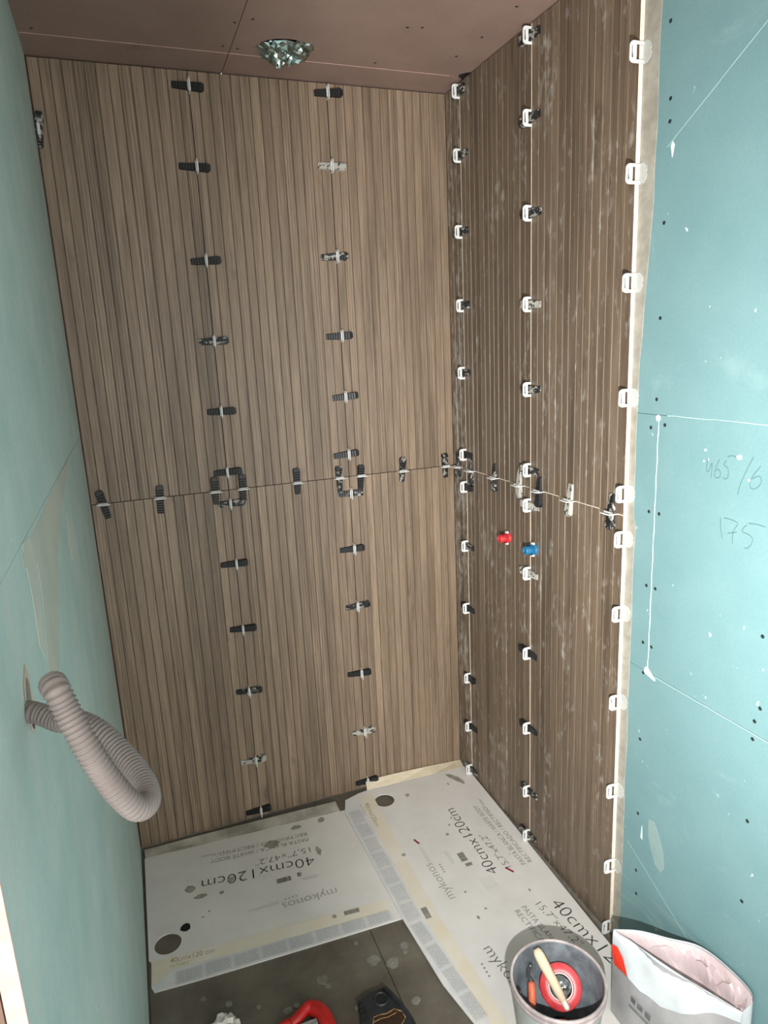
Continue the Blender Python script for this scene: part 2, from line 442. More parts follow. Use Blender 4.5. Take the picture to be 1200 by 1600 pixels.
# broken gypsum on the rim of the hole
bm = bmesh.new()
ring = [(-1.452 + 0.020*math.cos(t)*(1+rs.uniform(-.25, .25)), 1.272 + 0.036*math.sin(t)*(1+rs.uniform(-.2, .2))) for t in [2*PI*i/16 for i in range(16)]]
a = [bm.verts.new((WL + 0.0008, p[0], p[1])) for p in hole]; b = [bm.verts.new((WL + 0.0004, p[0], p[1])) for p in ring]; c = [bm.verts.new((WL - BD, p[0], p[1])) for p in hole]
for i in range(16):
    k = (i+1) % 16
    bm.faces.new((a[i], a[k], b[k], b[i])); bm.faces.new((a[i], c[i], c[k], a[k]))
finish('hole_rim', bm, 'gypsum', wall_left)
boxo('board_edge', (WL - BD - 0.001, -1.6855, 0.0), (WL + 0.0004, -1.6831, H), 'pink_edge', wall_left)
# smoothed filler below the board joint
FB = simple('beige_filler', (190, 192, 180), (178, 186, 176), 9, 0.8, 0.2, kind='World'); FW = simple('pale_filler', (198, 201, 190), (188, 194, 184), 12, 0.8, 0.2, kind='World')
for q_, (m_, poly) in enumerate(((FB, [(-0.537, 1.41), (-0.905, 1.407), (-1.164, 1.401), (-1.344, 1.4), (-1.343, 1.383), (-1.239, 1.361), (-1.241, 1.318), (-1.273, 1.268), (-1.297, 1.232), (-1.21, 1.193), (-1.11, 1.245), (-1.011, 1.309), (-0.846, 1.35), (-0.637, 1.384)]), (FW, [(-1.331, 1.41), (-1.265, 1.404), (-1.25, 1.364), (-1.27, 1.31), (-1.298, 1.252), (-1.329, 1.282), (-1.321, 1.344), (-1.327, 1.386)]), (FW, [(-0.752, 1.331), (-0.798, 1.278), (-0.775, 1.238), (-0.711, 1.229), (-0.687, 1.291)]))):
    prismo('filler_patch', poly, 0, 0.0003 + .0001*q_, m_, wall_left, lambda p: (WL + p[2], p[0], p[1]))
# brick-red primed corner strip beside the tiles
rs = random.Random(5)
bm = bmesh.new(); zz = 0.01
while zz < H - .02:
    L = rs.uniform(.12, .3); prism(bm, [(-0.0035, zz), (-0.0035 - rs.uniform(.003, .009), zz), (-0.0035 - rs.uniform(.003, .009), min(zz + L, H)), (-0.0035, min(zz + L, H))], WL, WL + 0.0005, lambda p: (p[2], p[0], p[1])); zz += L
finish('corner_sealant', bm, simple('brick_red_sealant', (150, 88, 70), (120, 72, 58), 40, 0.8), wall_left)
for y, z in ((-.42, 1.27), (-1.15, 1.30), (-.35, 2.17), (-.75, .95)): screw((WL, y, z), (1, 0, 0), pl if z < ZJ else pl2)

# ------------------------------------------------------------------ setting: back wall board and right wall boards
wall_back = struct(boxo('wall_back', (-1.30, 0.012, 0.0), (0.06, 0.04, H), 'groove_joint_shade'))  # dark colour stands in for shade behind the open tile joints
wall_right = struct(boxo('wall_right', (XB + BD + 0.002, YB, 0.0), (XB + 0.06, 0.012, H), 'dark'))
YJ = -0.995
def rpanel(y0, y1, z0, z1):
    return boxo('panel', (XB, y0, z0), (XB + BD, y1, z1), 'green_r', wall_right)
e = 0.0005
rp_top = rpanel(YB, 0.012, 1.4445 + e, H)
rp_mid = rpanel(YB, YJ - e, 0.831 + e, 1.4445 - e)
rp_in = rpanel(YJ + e, 0.012, 0.831 + e, 1.4445 - e)
rp_low = rpanel(YB, 0.012, 0.0, 0.831 - e)
for y, z in ((-.979, 2.213), (-.988, 2.073), (-.989, 2.031), (-.985, 1.841), (-.986, 1.65), (-.986, 1.478)): screw((XB, y, z), (-1, 0, 0), rp_top)
for y, z in ((-1.014, 1.424), (-1.009, 1.224), (-1.008, 1.046), (-1.004, .899), (-1.297, 1.04), (-1.305, .891), (-1.295, .858)): screw((XB, y, z), (-1, 0, 0), rp_mid)
for y, z in ((-.972, 1.415), (-.977, 1.223), (-.979, 1.045), (-.976, .90)): screw((XB, y, z), (-1, 0, 0), rp_in)
for y, z in ((-.981, .823), (-.980, .643), (-.984, .435), (-.986, .267), (-.990, .199), (-1.294, .818), (-1.298, .632), (-1.301, .439), (-1.30, .2)): screw((XB, y, z), (-1, 0, 0), rp_low)
XW = lambda p: (XB - 0.0006, p[0], p[1])
bm = bmesh.new()
tube(bm, [(XB, YJ + .0008*math.sin(i*1.7), 0.832 + i*(1.444-.832)/30) for i in range(31)], lambda i: 0.0009 + .0003*math.sin(i*2.3), 8)
finish('filler_bead', bm, 'filler', wall_right, True)
for poly in ([(-.985, .838), (-.992, .845), (-1.001, .838), (-1.022, .822), (-1.02, .818), (-.985, .826)], blob(-.994, 1.438, .007, 10, .2), blob(-1.214, 1.378, .0055, 10, .2),
             [(-1.0, .41), (-.997, .375), (-1.003, .372)], [(-.995, 1.985), (-1.0, 1.962), (-1.005, 1.985), (-1.0, 1.992)], blob(-1.24, 1.337, .0025, 8, .2), blob(-1.13, 1.383, .0025, 8, .2), blob(-1.128, 1.36, .002, 8, .2)):
    prismo('filler_patch', poly, 0.0, 0.0012, 'filler', wall_right, lambda p: (XB - p[2], p[0], p[1]))
bm = bmesh.new(); rs = random.Random(21)
for (a, b_) in (((-.985, 1.985), (-1.32, 2.19)), ((-1.02, 1.445), (-1.33, 1.4446)), ((-1.02, .829), (-1.40, .83)), ((-.95, .33), (-1.2, .20))):
    ribbon(bm, [(a[0] + (b_[0]-a[0])*i/12, a[1] + (b_[1]-a[1])*i/12 + rs.uniform(-.0006, .0006)) for i in range(13)], 0.0014, lambda p: (XB - 0.0006, p.x, p.y))
finish('scuff_line', bm, simple('pale_scuff', (184, 218, 214), (170, 208, 204), 60, 0.8, 0), wall_right)
prismo('plaster_stain', [(-1.022, .445), (-1.04, .45), (-1.06, .42), (-1.075, .385), (-1.08, .345), (-1.07, .325), (-1.05, .335), (-1.035, .365), (-1.022, .40)], 0, .0006, simple('grey_pink_stain', (138, 160, 158), (130, 156, 156), 30, 0.8, 0.1), wall_right, lambda p: (XB - p[2], p[0], p[1]))
PENCIL = [[(-1.138, 1.367), (-1.136, 1.343), (-1.142, 1.341), (-1.149, 1.359), (-1.149, 1.328)],
[(-1.167, 1.368), (-1.159, 1.349), (-1.158, 1.334), (-1.165, 1.33), (-1.172, 1.336), (-1.17, 1.345), (-1.164, 1.348), (-1.16, 1.343)],
[(-1.185, 1.368), (-1.178, 1.359), (-1.188, 1.354), (-1.191, 1.343), (-1.189, 1.334), (-1.184, 1.331), (-1.178, 1.333)],
[(-1.187, 1.374), (-1.191, 1.378), (-1.2, 1.379), (-1.208, 1.377)], [(-1.246, 1.383), (-1.234, 1.358), (-1.221, 1.327), (-1.216, 1.305)],
[(-1.263, 1.367), (-1.25, 1.35), (-1.243, 1.335), (-1.244, 1.324), (-1.252, 1.322), (-1.262, 1.329), (-1.267, 1.339), (-1.264, 1.347), (-1.257, 1.347), (-1.247, 1.341)],
[(-1.179, 1.252), (-1.181, 1.231), (-1.187, 1.21)], [(-1.187, 1.252), (-1.198, 1.253), (-1.221, 1.249), (-1.213, 1.232), (-1.211, 1.218), (-1.212, 1.204)],
[(-1.199, 1.223), (-1.22, 1.23)], [(-1.283, 1.255), (-1.263, 1.256), (-1.246, 1.254)],
[(-1.243, 1.25), (-1.235, 1.242), (-1.234, 1.234), (-1.248, 1.232), (-1.258, 1.225), (-1.255, 1.213), (-1.248, 1.205), (-1.24, 1.203)]]
for st in PENCIL:
    P3 = [(v.x, v.y) for v in catmull([(p[0], p[1], 0) for p in st], 4)]
    bm = bmesh.new(); ribbon(bm, P3, 0.0013, lambda p: (XB - 0.0006, p.x, p.y)); finish('pencil_mark', bm, 'pencil', wall_right)

# band of squeezed-out adhesive along the free tile edge
rs = random.Random(31)
poly = [(SE + .01, H)]
edge = []
z = H
while z > 0.02:
    w = 0.020 + 0.026*max(0, min(1, (z - 1.55)/.35)) + 0.004*mnoise.noise(Vector((z*9, 3, 1))) + (0.006 if z < 1.2 else 0)
    edge.append((SE - w, z)); z -= 0.03
edge.append((SE - .024, 0.0))
bm = bmesh.new()
for (a, b_) in zip(edge, edge[1:]):
    prism(bm, [(SE + .006, a[1]), (a[0], a[1]), (b_[0], b_[1]), (SE + .006, b_[1])], 0, 0.0016, lambda p: (XB - p[2], p[0], p[1]))
finish('adhesive_band', bm, 'adhesive', wall_right)

# ------------------------------------------------------------------ added stand, housing and beam-cutting block around the lamp, out of view
LP = Vector(lamp.location)
wl = empty('added_lamp_stand', (LP.x, LP.y, 0)); tag(wl, 'added black lamp stand out of view, with a block cutting the beam', 'lamp')
def wl_part(name, fn, mat):
    bm = bmesh.new(); fn(bm); o = finish(name, bm, mat, wl); o.location = (-LP.x, -LP.y, 0); return o
_ax = math.radians(-CUT_DEG)
def turn(p): return (LP.x + p[0]*math.cos(_ax) - p[1]*math.sin(_ax), LP.y + p[0]*math.sin(_ax) + p[1]*math.cos(_ax), LP.z + p[2])
def tbox(bm, lo, hi):
    n0 = len(bm.verts); box(bm, lo, hi); bm.verts.ensure_lookup_table()
    for v in bm.verts[n0:]: v.co = turn(v.co)
wl_part('added_beam_block', lambda bm: tbox(bm, (-0.0400, 0.010, -0.075), (-0.0012, 0.042, 0.055)), 'black_plastic')  # added block that keeps the beam off the left side
wl_part('housing', lambda bm: tbox(bm, (-0.06, -0.055, -0.06), (0.06, -0.018, 0.06)), 'black_plastic')
wl_part('stand_pole', lambda bm: tube(bm, [(LP.x, LP.y - .03, 0.25), (LP.x, LP.y - .03, LP.z - .06)], 0.010, 12), 'black_plastic')
for k in range(3):
    wl_part('stand_leg', lambda bm: tube(bm, [(LP.x, LP.y - .03, 0.28), (LP.x + .2*math.cos(k*2.1 - 1.6), LP.y - .03 + .2*math.sin(k*2.1 - 1.6), 0.008)], 0.007, 10), 'black_plastic')

# ------------------------------------------------------------------ ribbed wood-look tiles
GD = 0.0022            # depth of the grooves
def slat_mesh(w, h, el=0, er=0):
    """one raised rib: x across (centred), y depth (front at y = 0), z up from 0; el / er: this side is the tile's cut edge"""
    bm = bmesh.new(); c = 0.0013
    prof = [(-w/2, GD + .0004), (-w/2 + (0 if el else c), 0.0), (w/2 - (0 if er else c), 0.0), (w/2, GD + .0004)]
    A = [bm.verts.new((x, y, 0.0)) for x, y in prof]; B = [bm.verts.new((x, y, h)) for x, y in prof]
    F = [bm.faces.new((A[i], A[i+1], B[i+1], B[i])) for i in range(3)]
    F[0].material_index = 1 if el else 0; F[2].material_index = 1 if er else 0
    bm.faces.new(A[::-1]).material_index = 1; bm.faces.new(B).material_index = 1
    bmesh.ops.recalc_face_normals(bm, faces=bm.faces)
    me = bpy.data.meshes.new('slat'); bm.to_mesh(me); bm.free(); return me
SLATS = {}
def slat(w, h, matn, el, er):
    k = (round(w, 4), round(h, 4), matn, el, er)
    if k not in SLATS:
        me = slat_mesh(w, h, el, er); me.materials.append(M[matn]); me.materials.append(M['groove_joint_shade' if matn == 'wood' else 'cream']); SLATS[k] = me  # cream cut edges on the back wall coloured dark to imitate joint shade
    return SLATS[k]
rt = random.Random(17)
def tile(parent, w, z0, z1, matn, mw, n):
    """mw places a frame with x across the tile, y into the wall, z up; the tile starts at x = 0"""
    h = z1 - z0; gp = 0.0013
    bm = bmesh.new()
    fs = box(bm, (gp, GD, 0), (w - gp, 0.0112, h))
    fs[2].material_index = 1      # front, seen in the bottom of the grooves
    t = finish('tile', bm, ['groove_joint_shade' if matn == 'wood' else 'cream', 'groove_joint_shade'], parent)  # back-wall body edges get the painted joint shade instead of cream
    t.matrix_world = mw @ Matrix.Translation((0, 0, z0))
    # uneven rib widths, as printed
    ws = [rt.choice((0.026, 0.0285, 0.031)) for _ in range(n)]
    k = (w - 2*gp) / sum(ws); x = gp
    ws = [v*k for v in ws]
    for q, v in enumerate(ws):
        el, er = int(q == 0), int(q == n - 1)
        gap = 0.0009; x0 = x + (0 if el else gap/2); x1 = x + v - (0 if er else gap/2)
        o = link(bpy.data.objects.new('slat', slat(x1 - x0, h, matn, el, er)), t)
        o.location = ((x0 + x1)/2, rt.uniform(-0.0003, 0.0004), 0.0); x += v
    return t
MB = Matrix.Identity(4)
def back(x): return Matrix.Translation((x, 0, 0))
def right(y):          # x across runs towards the back corner on the right wall
    return Matrix.Translation((0, y, 0)) @ Matrix.Rotation(PI/2, 4, 'Z') @ Matrix.Scale(1, 4)
# frame for the right wall: local x -> -y world, local y -> +x world
def right(y): return Matrix(((0, 1, 0, 0), (-1, 0, 0, y), (0, 0, 1, 0), (0, 0, 0, 1)))
rows = ((0.004, ZR - 0.0011), (ZR + 0.0011, H - 0.004))
for (z0, z1) in rows:
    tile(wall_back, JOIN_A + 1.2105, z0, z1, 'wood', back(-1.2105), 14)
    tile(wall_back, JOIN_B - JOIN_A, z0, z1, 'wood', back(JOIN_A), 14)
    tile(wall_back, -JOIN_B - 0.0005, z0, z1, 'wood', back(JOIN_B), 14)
    tile(wall_right, -S1 - 0.0012, z0, z1, 'wood_grimy_dimmed', right(-0.0012), 3)
    tile(wall_right, S1 - S2, z0, z1, 'wood_dusty_dimmed', right(S1), 14)
    tile(wall_right, S2 - SE, z0, z1, 'wood_dusty_dimmed', right(S2), 14)

boxo('added_joint_strip', (0.0012, SE + .002, ZR - .0010), (0.0110, -.003, ZR + .0010), 'cream', wall_right)  # added cream strip so the lamp picks out the joint as a pale line

# ------------------------------------------------------------------ levelling clips with wedges
def wedge_mesh():
    L = 0.088; N = 22
    bm = bmesh.new(); rings = []
    for i in range(N + 1):
        t = i / N; x = -L/2 + L*t
        w = 0.0095 + 0.0032*t
        if t > 0.9: w *= 1 - 0.35*((t - .9)/.1)**2
        if t == 0: w *= .86
        zt = 0.0035 + 0.0105*t + (0.0009 if i % 2 else 0)
        if t > 0.92: zt -= 0.002
        rings.append([bm.verts.new((x, -w, 0.0006)), bm.verts.new((x, w, 0.0006)), bm.verts.new((x, w*.86, zt)), bm.verts.new((x, -w*.86, zt))])
    for a, b in zip(rings, rings[1:]):
        for k in range(4): bm.faces.new((a[k], a[(k+1) % 4], b[(k+1) % 4], b[k]))
    bm.faces.new(rings[0][::-1]); bm.faces.new(rings[-1])
    bmesh.ops.recalc_face_normals(bm, faces=bm.faces)
    me = bpy.data.meshes.new('wedge'); bm.to_mesh(me); bm.free(); return me
WEDGE = {}
_w = wedge_mesh()
for k in ('w0', 'w1', 'w2'):
    WEDGE[k] = _w.copy(); WEDGE[k].materials.append(M[k])
# arch drawn in (seam, outward); thin slot in the crown and a window for the wedge
_top = [(-0.020, 0.0), (-0.0205, 0.012)] + [(-0.0205 + 0.008*(1-math.cos(a)), 0.016 + 0.0105*math.sin(a)) for a in [PI/2*i/5 for i in range(6)]]
arch_out = [(-0.020, -0.010)] + _top + [(-x, z) for x, z in _top[::-1]] + [(0.020, -0.010), (0.0135, -0.010), (0.0135, 0.0), (-0.0135, 0.0), (-0.0135, -0.010)]
arch_out = [(-0.020, -0.009)] + _top[1:] + [(-x, z) for x, z in _top[1:][::-1]] + [(0.020, -0.009), (0.0138, -0.009), (0.0140, 0.0122), (-0.0140, 0.0122), (-0.0138, -0.009)]
arch_slot = [(-0.0125, 0.0186), (0.0125, 0.0186), (0.0105, 0.0222), (-0.0105, 0.0222)]
ARCH = holes_mesh('clip', [arch_out, arch_slot], 0.0026)
ARCH.transform(Matrix(((0, 0, 1, 0), (1, 0, 0, 0), (0, 1, 0, 0), (0, 0, 0, 1))))    # (seam, out, thick) -> (thick x, seam y, out z)
bm = bmesh.new(); bm.from_mesh(ARCH)
box(bm, (-0.0040, -0.0138, 0.0123), (0.0040, 0.0138, 0.0145))                      # wider bearing bar over the wedge
bm.to_mesh(ARCH); bm.free()
ARCH.materials.clear(); ARCH.materials.append(M['white_plastic'])
_bp = [(0.0, -0.021), (0.012, -0.0205), (0.019, -0.014), (0.0225, -0.004), (0.0195, 0.0), (0.0225, 0.004), (0.019, 0.014), (0.012, 0.0205), (0.0, 0.021)]
bm = bmesh.new(); prism(bm, _bp, -0.0106, -0.0086)
bmesh.ops.recalc_face_normals(bm, faces=bm.faces)
PLATE = bpy.data.meshes.new('base_plate'); bm.to_mesh(PLATE); bm.free(); PLATE.materials.append(M['clear'])
rc = random.Random(41)
def frame(wall, seam, a, b):
    """a: distance along the wall (x on the back wall, y on the right wall), b: height. x axis = wedge, y = joint, z = outwards"""
    if wall == 'back':
        n = Vector((0, -1, 0)); across = Vector((1, 0, 0)); pos = Vector((a, 0, b))
    else:
        n = Vector((-1, 0, 0)); across = Vector((0, -1, 0)); pos = Vector((0, a, b))
    if seam == 'v': y = Vector((0, 0, 1)); x = y.cross(n)
    else: y = across; x = y.cross(n)
    return Matrix((( x.x, y.x, n.x, pos.x), (x.y, y.y, n.y, pos.y), (x.z, y.z, n.z, pos.z), (0, 0, 0, 1)))
def clip(wall, seam, a, b, dirt, label, group, flip=False, tilt=None, wedge=True, slide=None):
    root = empty('tile_leveling_clip')
    root.matrix_world = frame(wall, seam, a, b)
    tag(root, label, 'leveling clip', group)
    ar = link(bpy.data.objects.new('clip', ARCH), root)
    if wedge:
        w = link(bpy.data.objects.new('wedge', WEDGE['w%d' % dirt]), root)
        t = rc.uniform(-.07, .07) if tilt is None else tilt
        s = rc.uniform(-.008, .006) if slide is None else slide
        w.rotation_euler = (0, 0, t + (PI if flip else 0)); w.location = ((-s if flip else s), 0, 0)
    else:
        ar.location = (0, 0, 0)
        p = link(bpy.data.objects.new('base_plate', PLATE), root)
    return root
ORD = ['topmost', 'second from top', 'third from top', 'fourth from top', 'fifth from top', 'just above level joint',
       'just below level joint', 'fifth from floor', 'fourth from floor', 'third from floor', 'second from floor', 'lowest']
LOOK = ['black wedge in white clip', 'smeared wedge in white clip', 'mortar-whitened wedge in white clip']
# left upright joint of the back wall
for i, (z, d) in enumerate(zip((2.361, 2.151, 1.895, 1.663, 1.450, 1.258, 1.156, .954, .725, .497, .232, .030), (0, 0, 0, 1, 0, 0, 1, 0, 0, 1, 2, 0))):
    clip('back', 'v', JOIN_A, z, d, '%s, %s, on back wall\'s left upright joint' % (LOOK[d], ORD[i]), 'clips on left upright joint of back wall', tilt=(-.04 if i == 0 else None))
for i, (z, d) in enumerate(zip((2.374, 2.170, 1.907, 1.664, 1.469, 1.277, 1.142, .945, .734, .475, .239, .030), (0, 2, 1, 0, 0, 0, 1, 0, 1, 0, 2, 0))):
    clip('back', 'v', JOIN_B, z, d, '%s, %s, on back wall\'s right upright joint' % (LOOK[d], ORD[i]), 'clips on right upright joint of back wall')
ORDH = ['nearest the left wall', 'second from left wall', 'left side of left wedge square', 'right side of left wedge square', 'midway between the wedge squares',
        'left side of right wedge square', 'right side of right wedge square', 'second from back corner', 'right beside back corner']
for i, (x, d) in enumerate(zip((-1.177, -1.013, -.844, -.757, -.578, -.432, -.355, -.201, -.036), (0, 0, 0, 0, 0, 1, 0, 1, 1))):
    clip('back', 'h', x, ZR, d, '%s on back wall\'s level joint, %s' % (LOOK[d], ORDH[i]), 'clips on level joint of back wall', flip=True, tilt=(.2 if i == 0 else None))
# half-hidden clip behind the left wall's edge
clip('back', 'v', -1.2035, 2.225, 1, 'half-hidden grey clip against the green left wall near the ceiling', 'clips on left edge of back wall', tilt=1.45, slide=0.0)
for i, (z, d) in enumerate(zip((2.375, 2.194, 1.970, 1.743, 1.526, 1.250, 1.137, .923, .688, .412, .213, .030), (1, 1, 1, 1, 1, 0, 0, 1, 0, 0, 0, 1))):
    clip('right', 'v', S1, z, d, '%s, %s, on right wall\'s corner-side upright joint' % (LOOK[d], ORD[i]),
         'clips on inner upright joint of right wall', flip=(i % 3 != 0), slide=rc.uniform(-.004, .004))
for i, (z, d) in enumerate(zip((2.371, 2.181, 1.950, 1.716, 1.485, 1.254, 1.149, .939, .679, .422, .195, .030), (1, 1, 1, 2, 1, 1, 2, 2, 0, 0, 1, 1))):
    clip('right', 'v', S2, z, d, '%s, %s, on right wall\'s middle upright joint' % (LOOK[d], ORD[i]), 'clips on middle upright joint of right wall', flip=True)
ORDR = ['first from back corner', 'second from back corner', 'above the red plug', 'fourth from back corner', 'fifth from back corner', 'second from free tile edge', 'nearest free tile edge']
for i, (y, d) in enumerate(zip((-.042, -.140, -.299, -.447, -.553, -.698, -.866), (1, 1, 1, 2, 0, 2, 1))):
    clip('right', 'h', y, ZR, d, '%s on right wall\'s level joint, %s' % (LOOK[d], ORDR[i]), 'clips on level joint of right wall', flip=False)
ORDE = ['topmost', 'second from top', 'third from top', 'fourth from top', 'just above level joint', 'just below level joint', 'fifth from floor', 'fourth from floor', 'third from floor', 'second from floor', 'lowest']
for i, z in enumerate((2.183, 1.952, 1.730, 1.479, 1.254, 1.143, .952, .713, .457, .226, .030)):
    clip('right', 'v', SE - 0.0016, z, 0, 'white clip without wedge on the free tile edge, %s' % ORDE[i], 'wedge-less clips along the free tile edge', wedge=False)

# ------------------------------------------------------------------ pipe plugs
def plug(y, z, mat, label):
    root = empty('pipe_plug'); root.matrix_world = Matrix(((0, 0, -1, 0), (-1, 0, 0, y), (0, 1, 0, z), (0, 0, 0, 1)))
    tag(root, label, 'pipe plug', 'plugs on the water outlets')
    bm = bmesh.new(); lathe(bm, [(0.0165, -0.002), (0.0165, 0.004), (0.0150, 0.006), (0.0150, 0.012), (0.0165, 0.0135), (0.0165, 0.019)], 28); finish('collar', bm, mat, root)
    bm = bmesh.new(); r = lathe(bm, [(0.0128, 0.012), (0.0128, 0.034), (0.0115, 0.036), (0.0075, 0.036), (0.0070, 0.030)], 6 if False else 24); bm.faces.new(r[-1]); finish('cap', bm, mat, root)
    for a in (PI/2, -PI/2):
        c, s = math.cos(a), math.sin(a)
        bm = bmesh.new()
        prism(bm, [(0.0155, -.006), (0.0215, -.004), (0.0215, .004), (0.0155, .006)], 0.004, 0.011, lambda p: (p[0]*c - p[1]*s, p[0]*s + p[1]*c, p[2]))
        finish('lug', bm, 'white_plastic', root)
plug(-.379, 1.020, 'red_plug', 'red pipe plug sticking out of the right wall tiles')
plug(-.527, 1.020, 'blue_plug', 'blue pipe plug on the middle upright joint of the right wall')

# ------------------------------------------------------------------ corrugated hose from the left wall
hp = [(-1.2285, -1.442, 1.257)] + [(-1.2107, -1.4736, 1.2683), (-1.1975, -1.4842, 1.267), (-1.1819, -1.4966, 1.2625), (-1.1628, -1.5135, 1.2666), (-1.1432, -1.5332, 1.2604), (-1.1273, -1.5532, 1.2475), (-1.1145, -1.5767, 1.2376), (-1.1064, -1.6029, 1.2323), (-1.1067, -1.6248, 1.2318), (-1.1155, -1.6412, 1.2411), (-1.1273, -1.6474, 1.2646), (-1.1385, -1.6475, 1.2915), (-1.1478, -1.6434, 1.3165), (-1.1561, -1.6348, 1.3386), (-1.1614, -1.6291, 1.3539), (-1.1659, -1.6158, 1.3566)]
dense = catmull(hp, 60)
ln = [0.0]
for a, b_ in zip(dense, dense[1:]): ln.append(ln[-1] + (b_ - a).length)
tot = ln[-1]; step = 0.00085; pts = []; j = 0; d = 0.0
while d < tot:
    while ln[j+1] < d: j += 1
    pts.append(dense[j].lerp(dense[j+1], (d - ln[j])/max(1e-9, ln[j+1]-ln[j]))); d += step
bm = bmesh.new()
rings = tube(bm, pts, lambda i: 0.0102 + 0.0009*math.sin(2*PI*i*step/0.0044), 16, cap=False)
bm.faces.new(rings[0][::-1])
hose = empty('corrugated_hose', (-1.213, -1.445, 1.252)); tag(hose, 'grey corrugated hose looping out of the green left wall', 'hose')
def keep_parent(o, root):
    o.parent = root; bpy.context.view_layer.update(); o.matrix_parent_inverse = root.matrix_world.inverted(); return o
keep_parent(finish('sleeve', bm, 'hose'), hose)
bm = bmesh.new()
Te = (pts[-1]-pts[-3]).normalized()
tube(bm, [pts[-1] - Te*.012, pts[-1] + Te*0.0012], 0.0072, 16); keep_parent(finish('hose_end', bm, 'dark'), hose)

# ------------------------------------------------------------------ crumpled foil in the ceiling
foil = empty('foil_bundle', (-0.565, -0.20, H)); tag(foil, 'crumpled silver foil bundle poking out of the pink ceiling', 'foil')
bm = bmesh.new(); bmesh.ops.create_icosphere(bm, subdivisions=4, radius=1.0)
for v in bm.verts:
    p = v.co.copy(); n = mnoise.noise(p*2.1 + Vector((3, 1, 7))) * .30 + mnoise.noise(p*5.3)*.22
    c = mnoise.cell(p*3.1 + Vector((.4, .2, .9)))*.14
    p = p*(1 + n + c - .05)
    z = p.z*0.050
    if z > 0: z *= .12
    taper = 1.0 + min(0, z)/0.050*0.45
    v.co = (p.x*0.075*taper - 0.010*(z/-.05), p.y*0.058*taper, z + 0.003)
f = finish('foil_crumple', bm, 'foil', foil)
bm = bmesh.new()
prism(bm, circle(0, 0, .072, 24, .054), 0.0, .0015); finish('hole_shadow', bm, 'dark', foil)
# tucked foil collar at the ceiling
bm = bmesh.new(); rs = random.Random(8); A = []; B = []
for i in range(26):
    t = 2*PI*i/26; k = 1 + rs.uniform(-.08, .12)
    A.append(bm.verts.new((.066*math.cos(t)*k, .050*math.sin(t)*k, -.001 - rs.uniform(0, .003)))); B.append(bm.verts.new((.05*math.cos(t), .038*math.sin(t), -.012 - rs.uniform(0, .01))))
for i in range(26): bm.faces.new((A[i], A[(i+1) % 26], B[(i+1) % 26], B[i]))
finish('foil_collar', bm, 'foil', foil)

# ------------------------------------------------------------------ flattened boxes on the floor
def text_mesh(body):
    cu = bpy.data.curves.new('t', 'FONT'); cu.body = body; cu.resolution_u = 3; cu.offset = -0.017
    o = bpy.data.objects.new('t', cu); COL.objects.link(o); bpy.context.view_layer.update()
    me = bpy.data.meshes.new_from_object(o.evaluated_get(bpy.context.evaluated_depsgraph_get()))
    bpy.data.objects.remove(o); bpy.data.curves.remove(cu); me.materials.clear(); return me
def text(body, start, end, cap, z, mat, parent, thin=0.0):
    me = text_mesh(body)
    xs = [v.co.x for v in me.vertices]; x0, x1 = min(xs), max(xs)
    d = Vector((end[0]-start[0], end[1]-start[1])); L = d.length; a = math.atan2(d.y, d.x)
    kx = L/(x1-x0); ky = cap/0.70
    for v in me.vertices:
        X = (v.co.x - x0)*kx; Y = v.co.y*ky
        v.co = (start[0] + X*math.cos(a) - Y*math.sin(a), start[1] + X*math.sin(a) + Y*math.cos(a), z)
    me.materials.append(M[mat])
    return link(bpy.data.objects.new('printed_lettering', me), parent)
def frame2(o, ang):
    c, s = math.cos(ang), math.sin(ang)
    return lambda x, y: (o[0] + x*c - y*s, o[1] + x*s + y*c)
def label_blocks(p0, p1, width, n, z, parent, flip=1):
    """row of small-print panels (outlined block with lines of print) from p0 to p1"""
    a = math.atan2(p1[1]-p0[1], p1[0]-p0[0]); L = math.dist(p0, p1); fr = frame2(p0, a); st = L/n
    rr = random.Random(4)
    for i in range(n):
        bm = bmesh.new(); X0, X1 = i*st + .003, (i+1)*st - .003; w = width*flip
        t = .0007
        def q(x0, y0, x1, y1): bm.faces.new([bm.verts.new((*fr(x, y), z)) for x, y in ((x0, y0), (x1, y0), (x1, y1), (x0, y1))])
        for (x0, y0, x1, y1) in ((X0, 0, X1, t*flip), (X0, w - t*flip, X1, w), (X0, 0, X0 + t, w), (X1 - t, 0, X1, w)): q(x0, y0, x1, y1)
        k = 9
        for r in range(k):
            y = w*(r + 1)/(k + 1); x = X0 + .003
            while x < X1 - .006:
                e_ = min(x + rr.uniform(.006, .022), X1 - .003); q(x, y - .0009, e_, y + .0009); x = e_ + .0014
        finish('label_panel', bm, 'ink_soft', parent)
def barcode(c, w, h, ang, z, parent):
    bm = bmesh.new(); fr = frame2(c, ang); rr = random.Random(int(abs(c[0])*1000)); x = -w/2
    while x < w/2:
        b = rr.uniform(.0006, .0024); bm.faces.new([bm.verts.new((*fr(X, Y), z)) for X, Y in ((x, -h/2), (min(x+b, w/2), -h/2), (min(x+b, w/2), h/2), (x, h/2))]); x += b + rr.uniform(.0004, .0012)
    finish('barcode', bm, 'ink_mid', parent)
def flat(name, poly, z, mat, parent, th=0.0003):
    return prismo(name, poly, z - th, z, mat, parent)
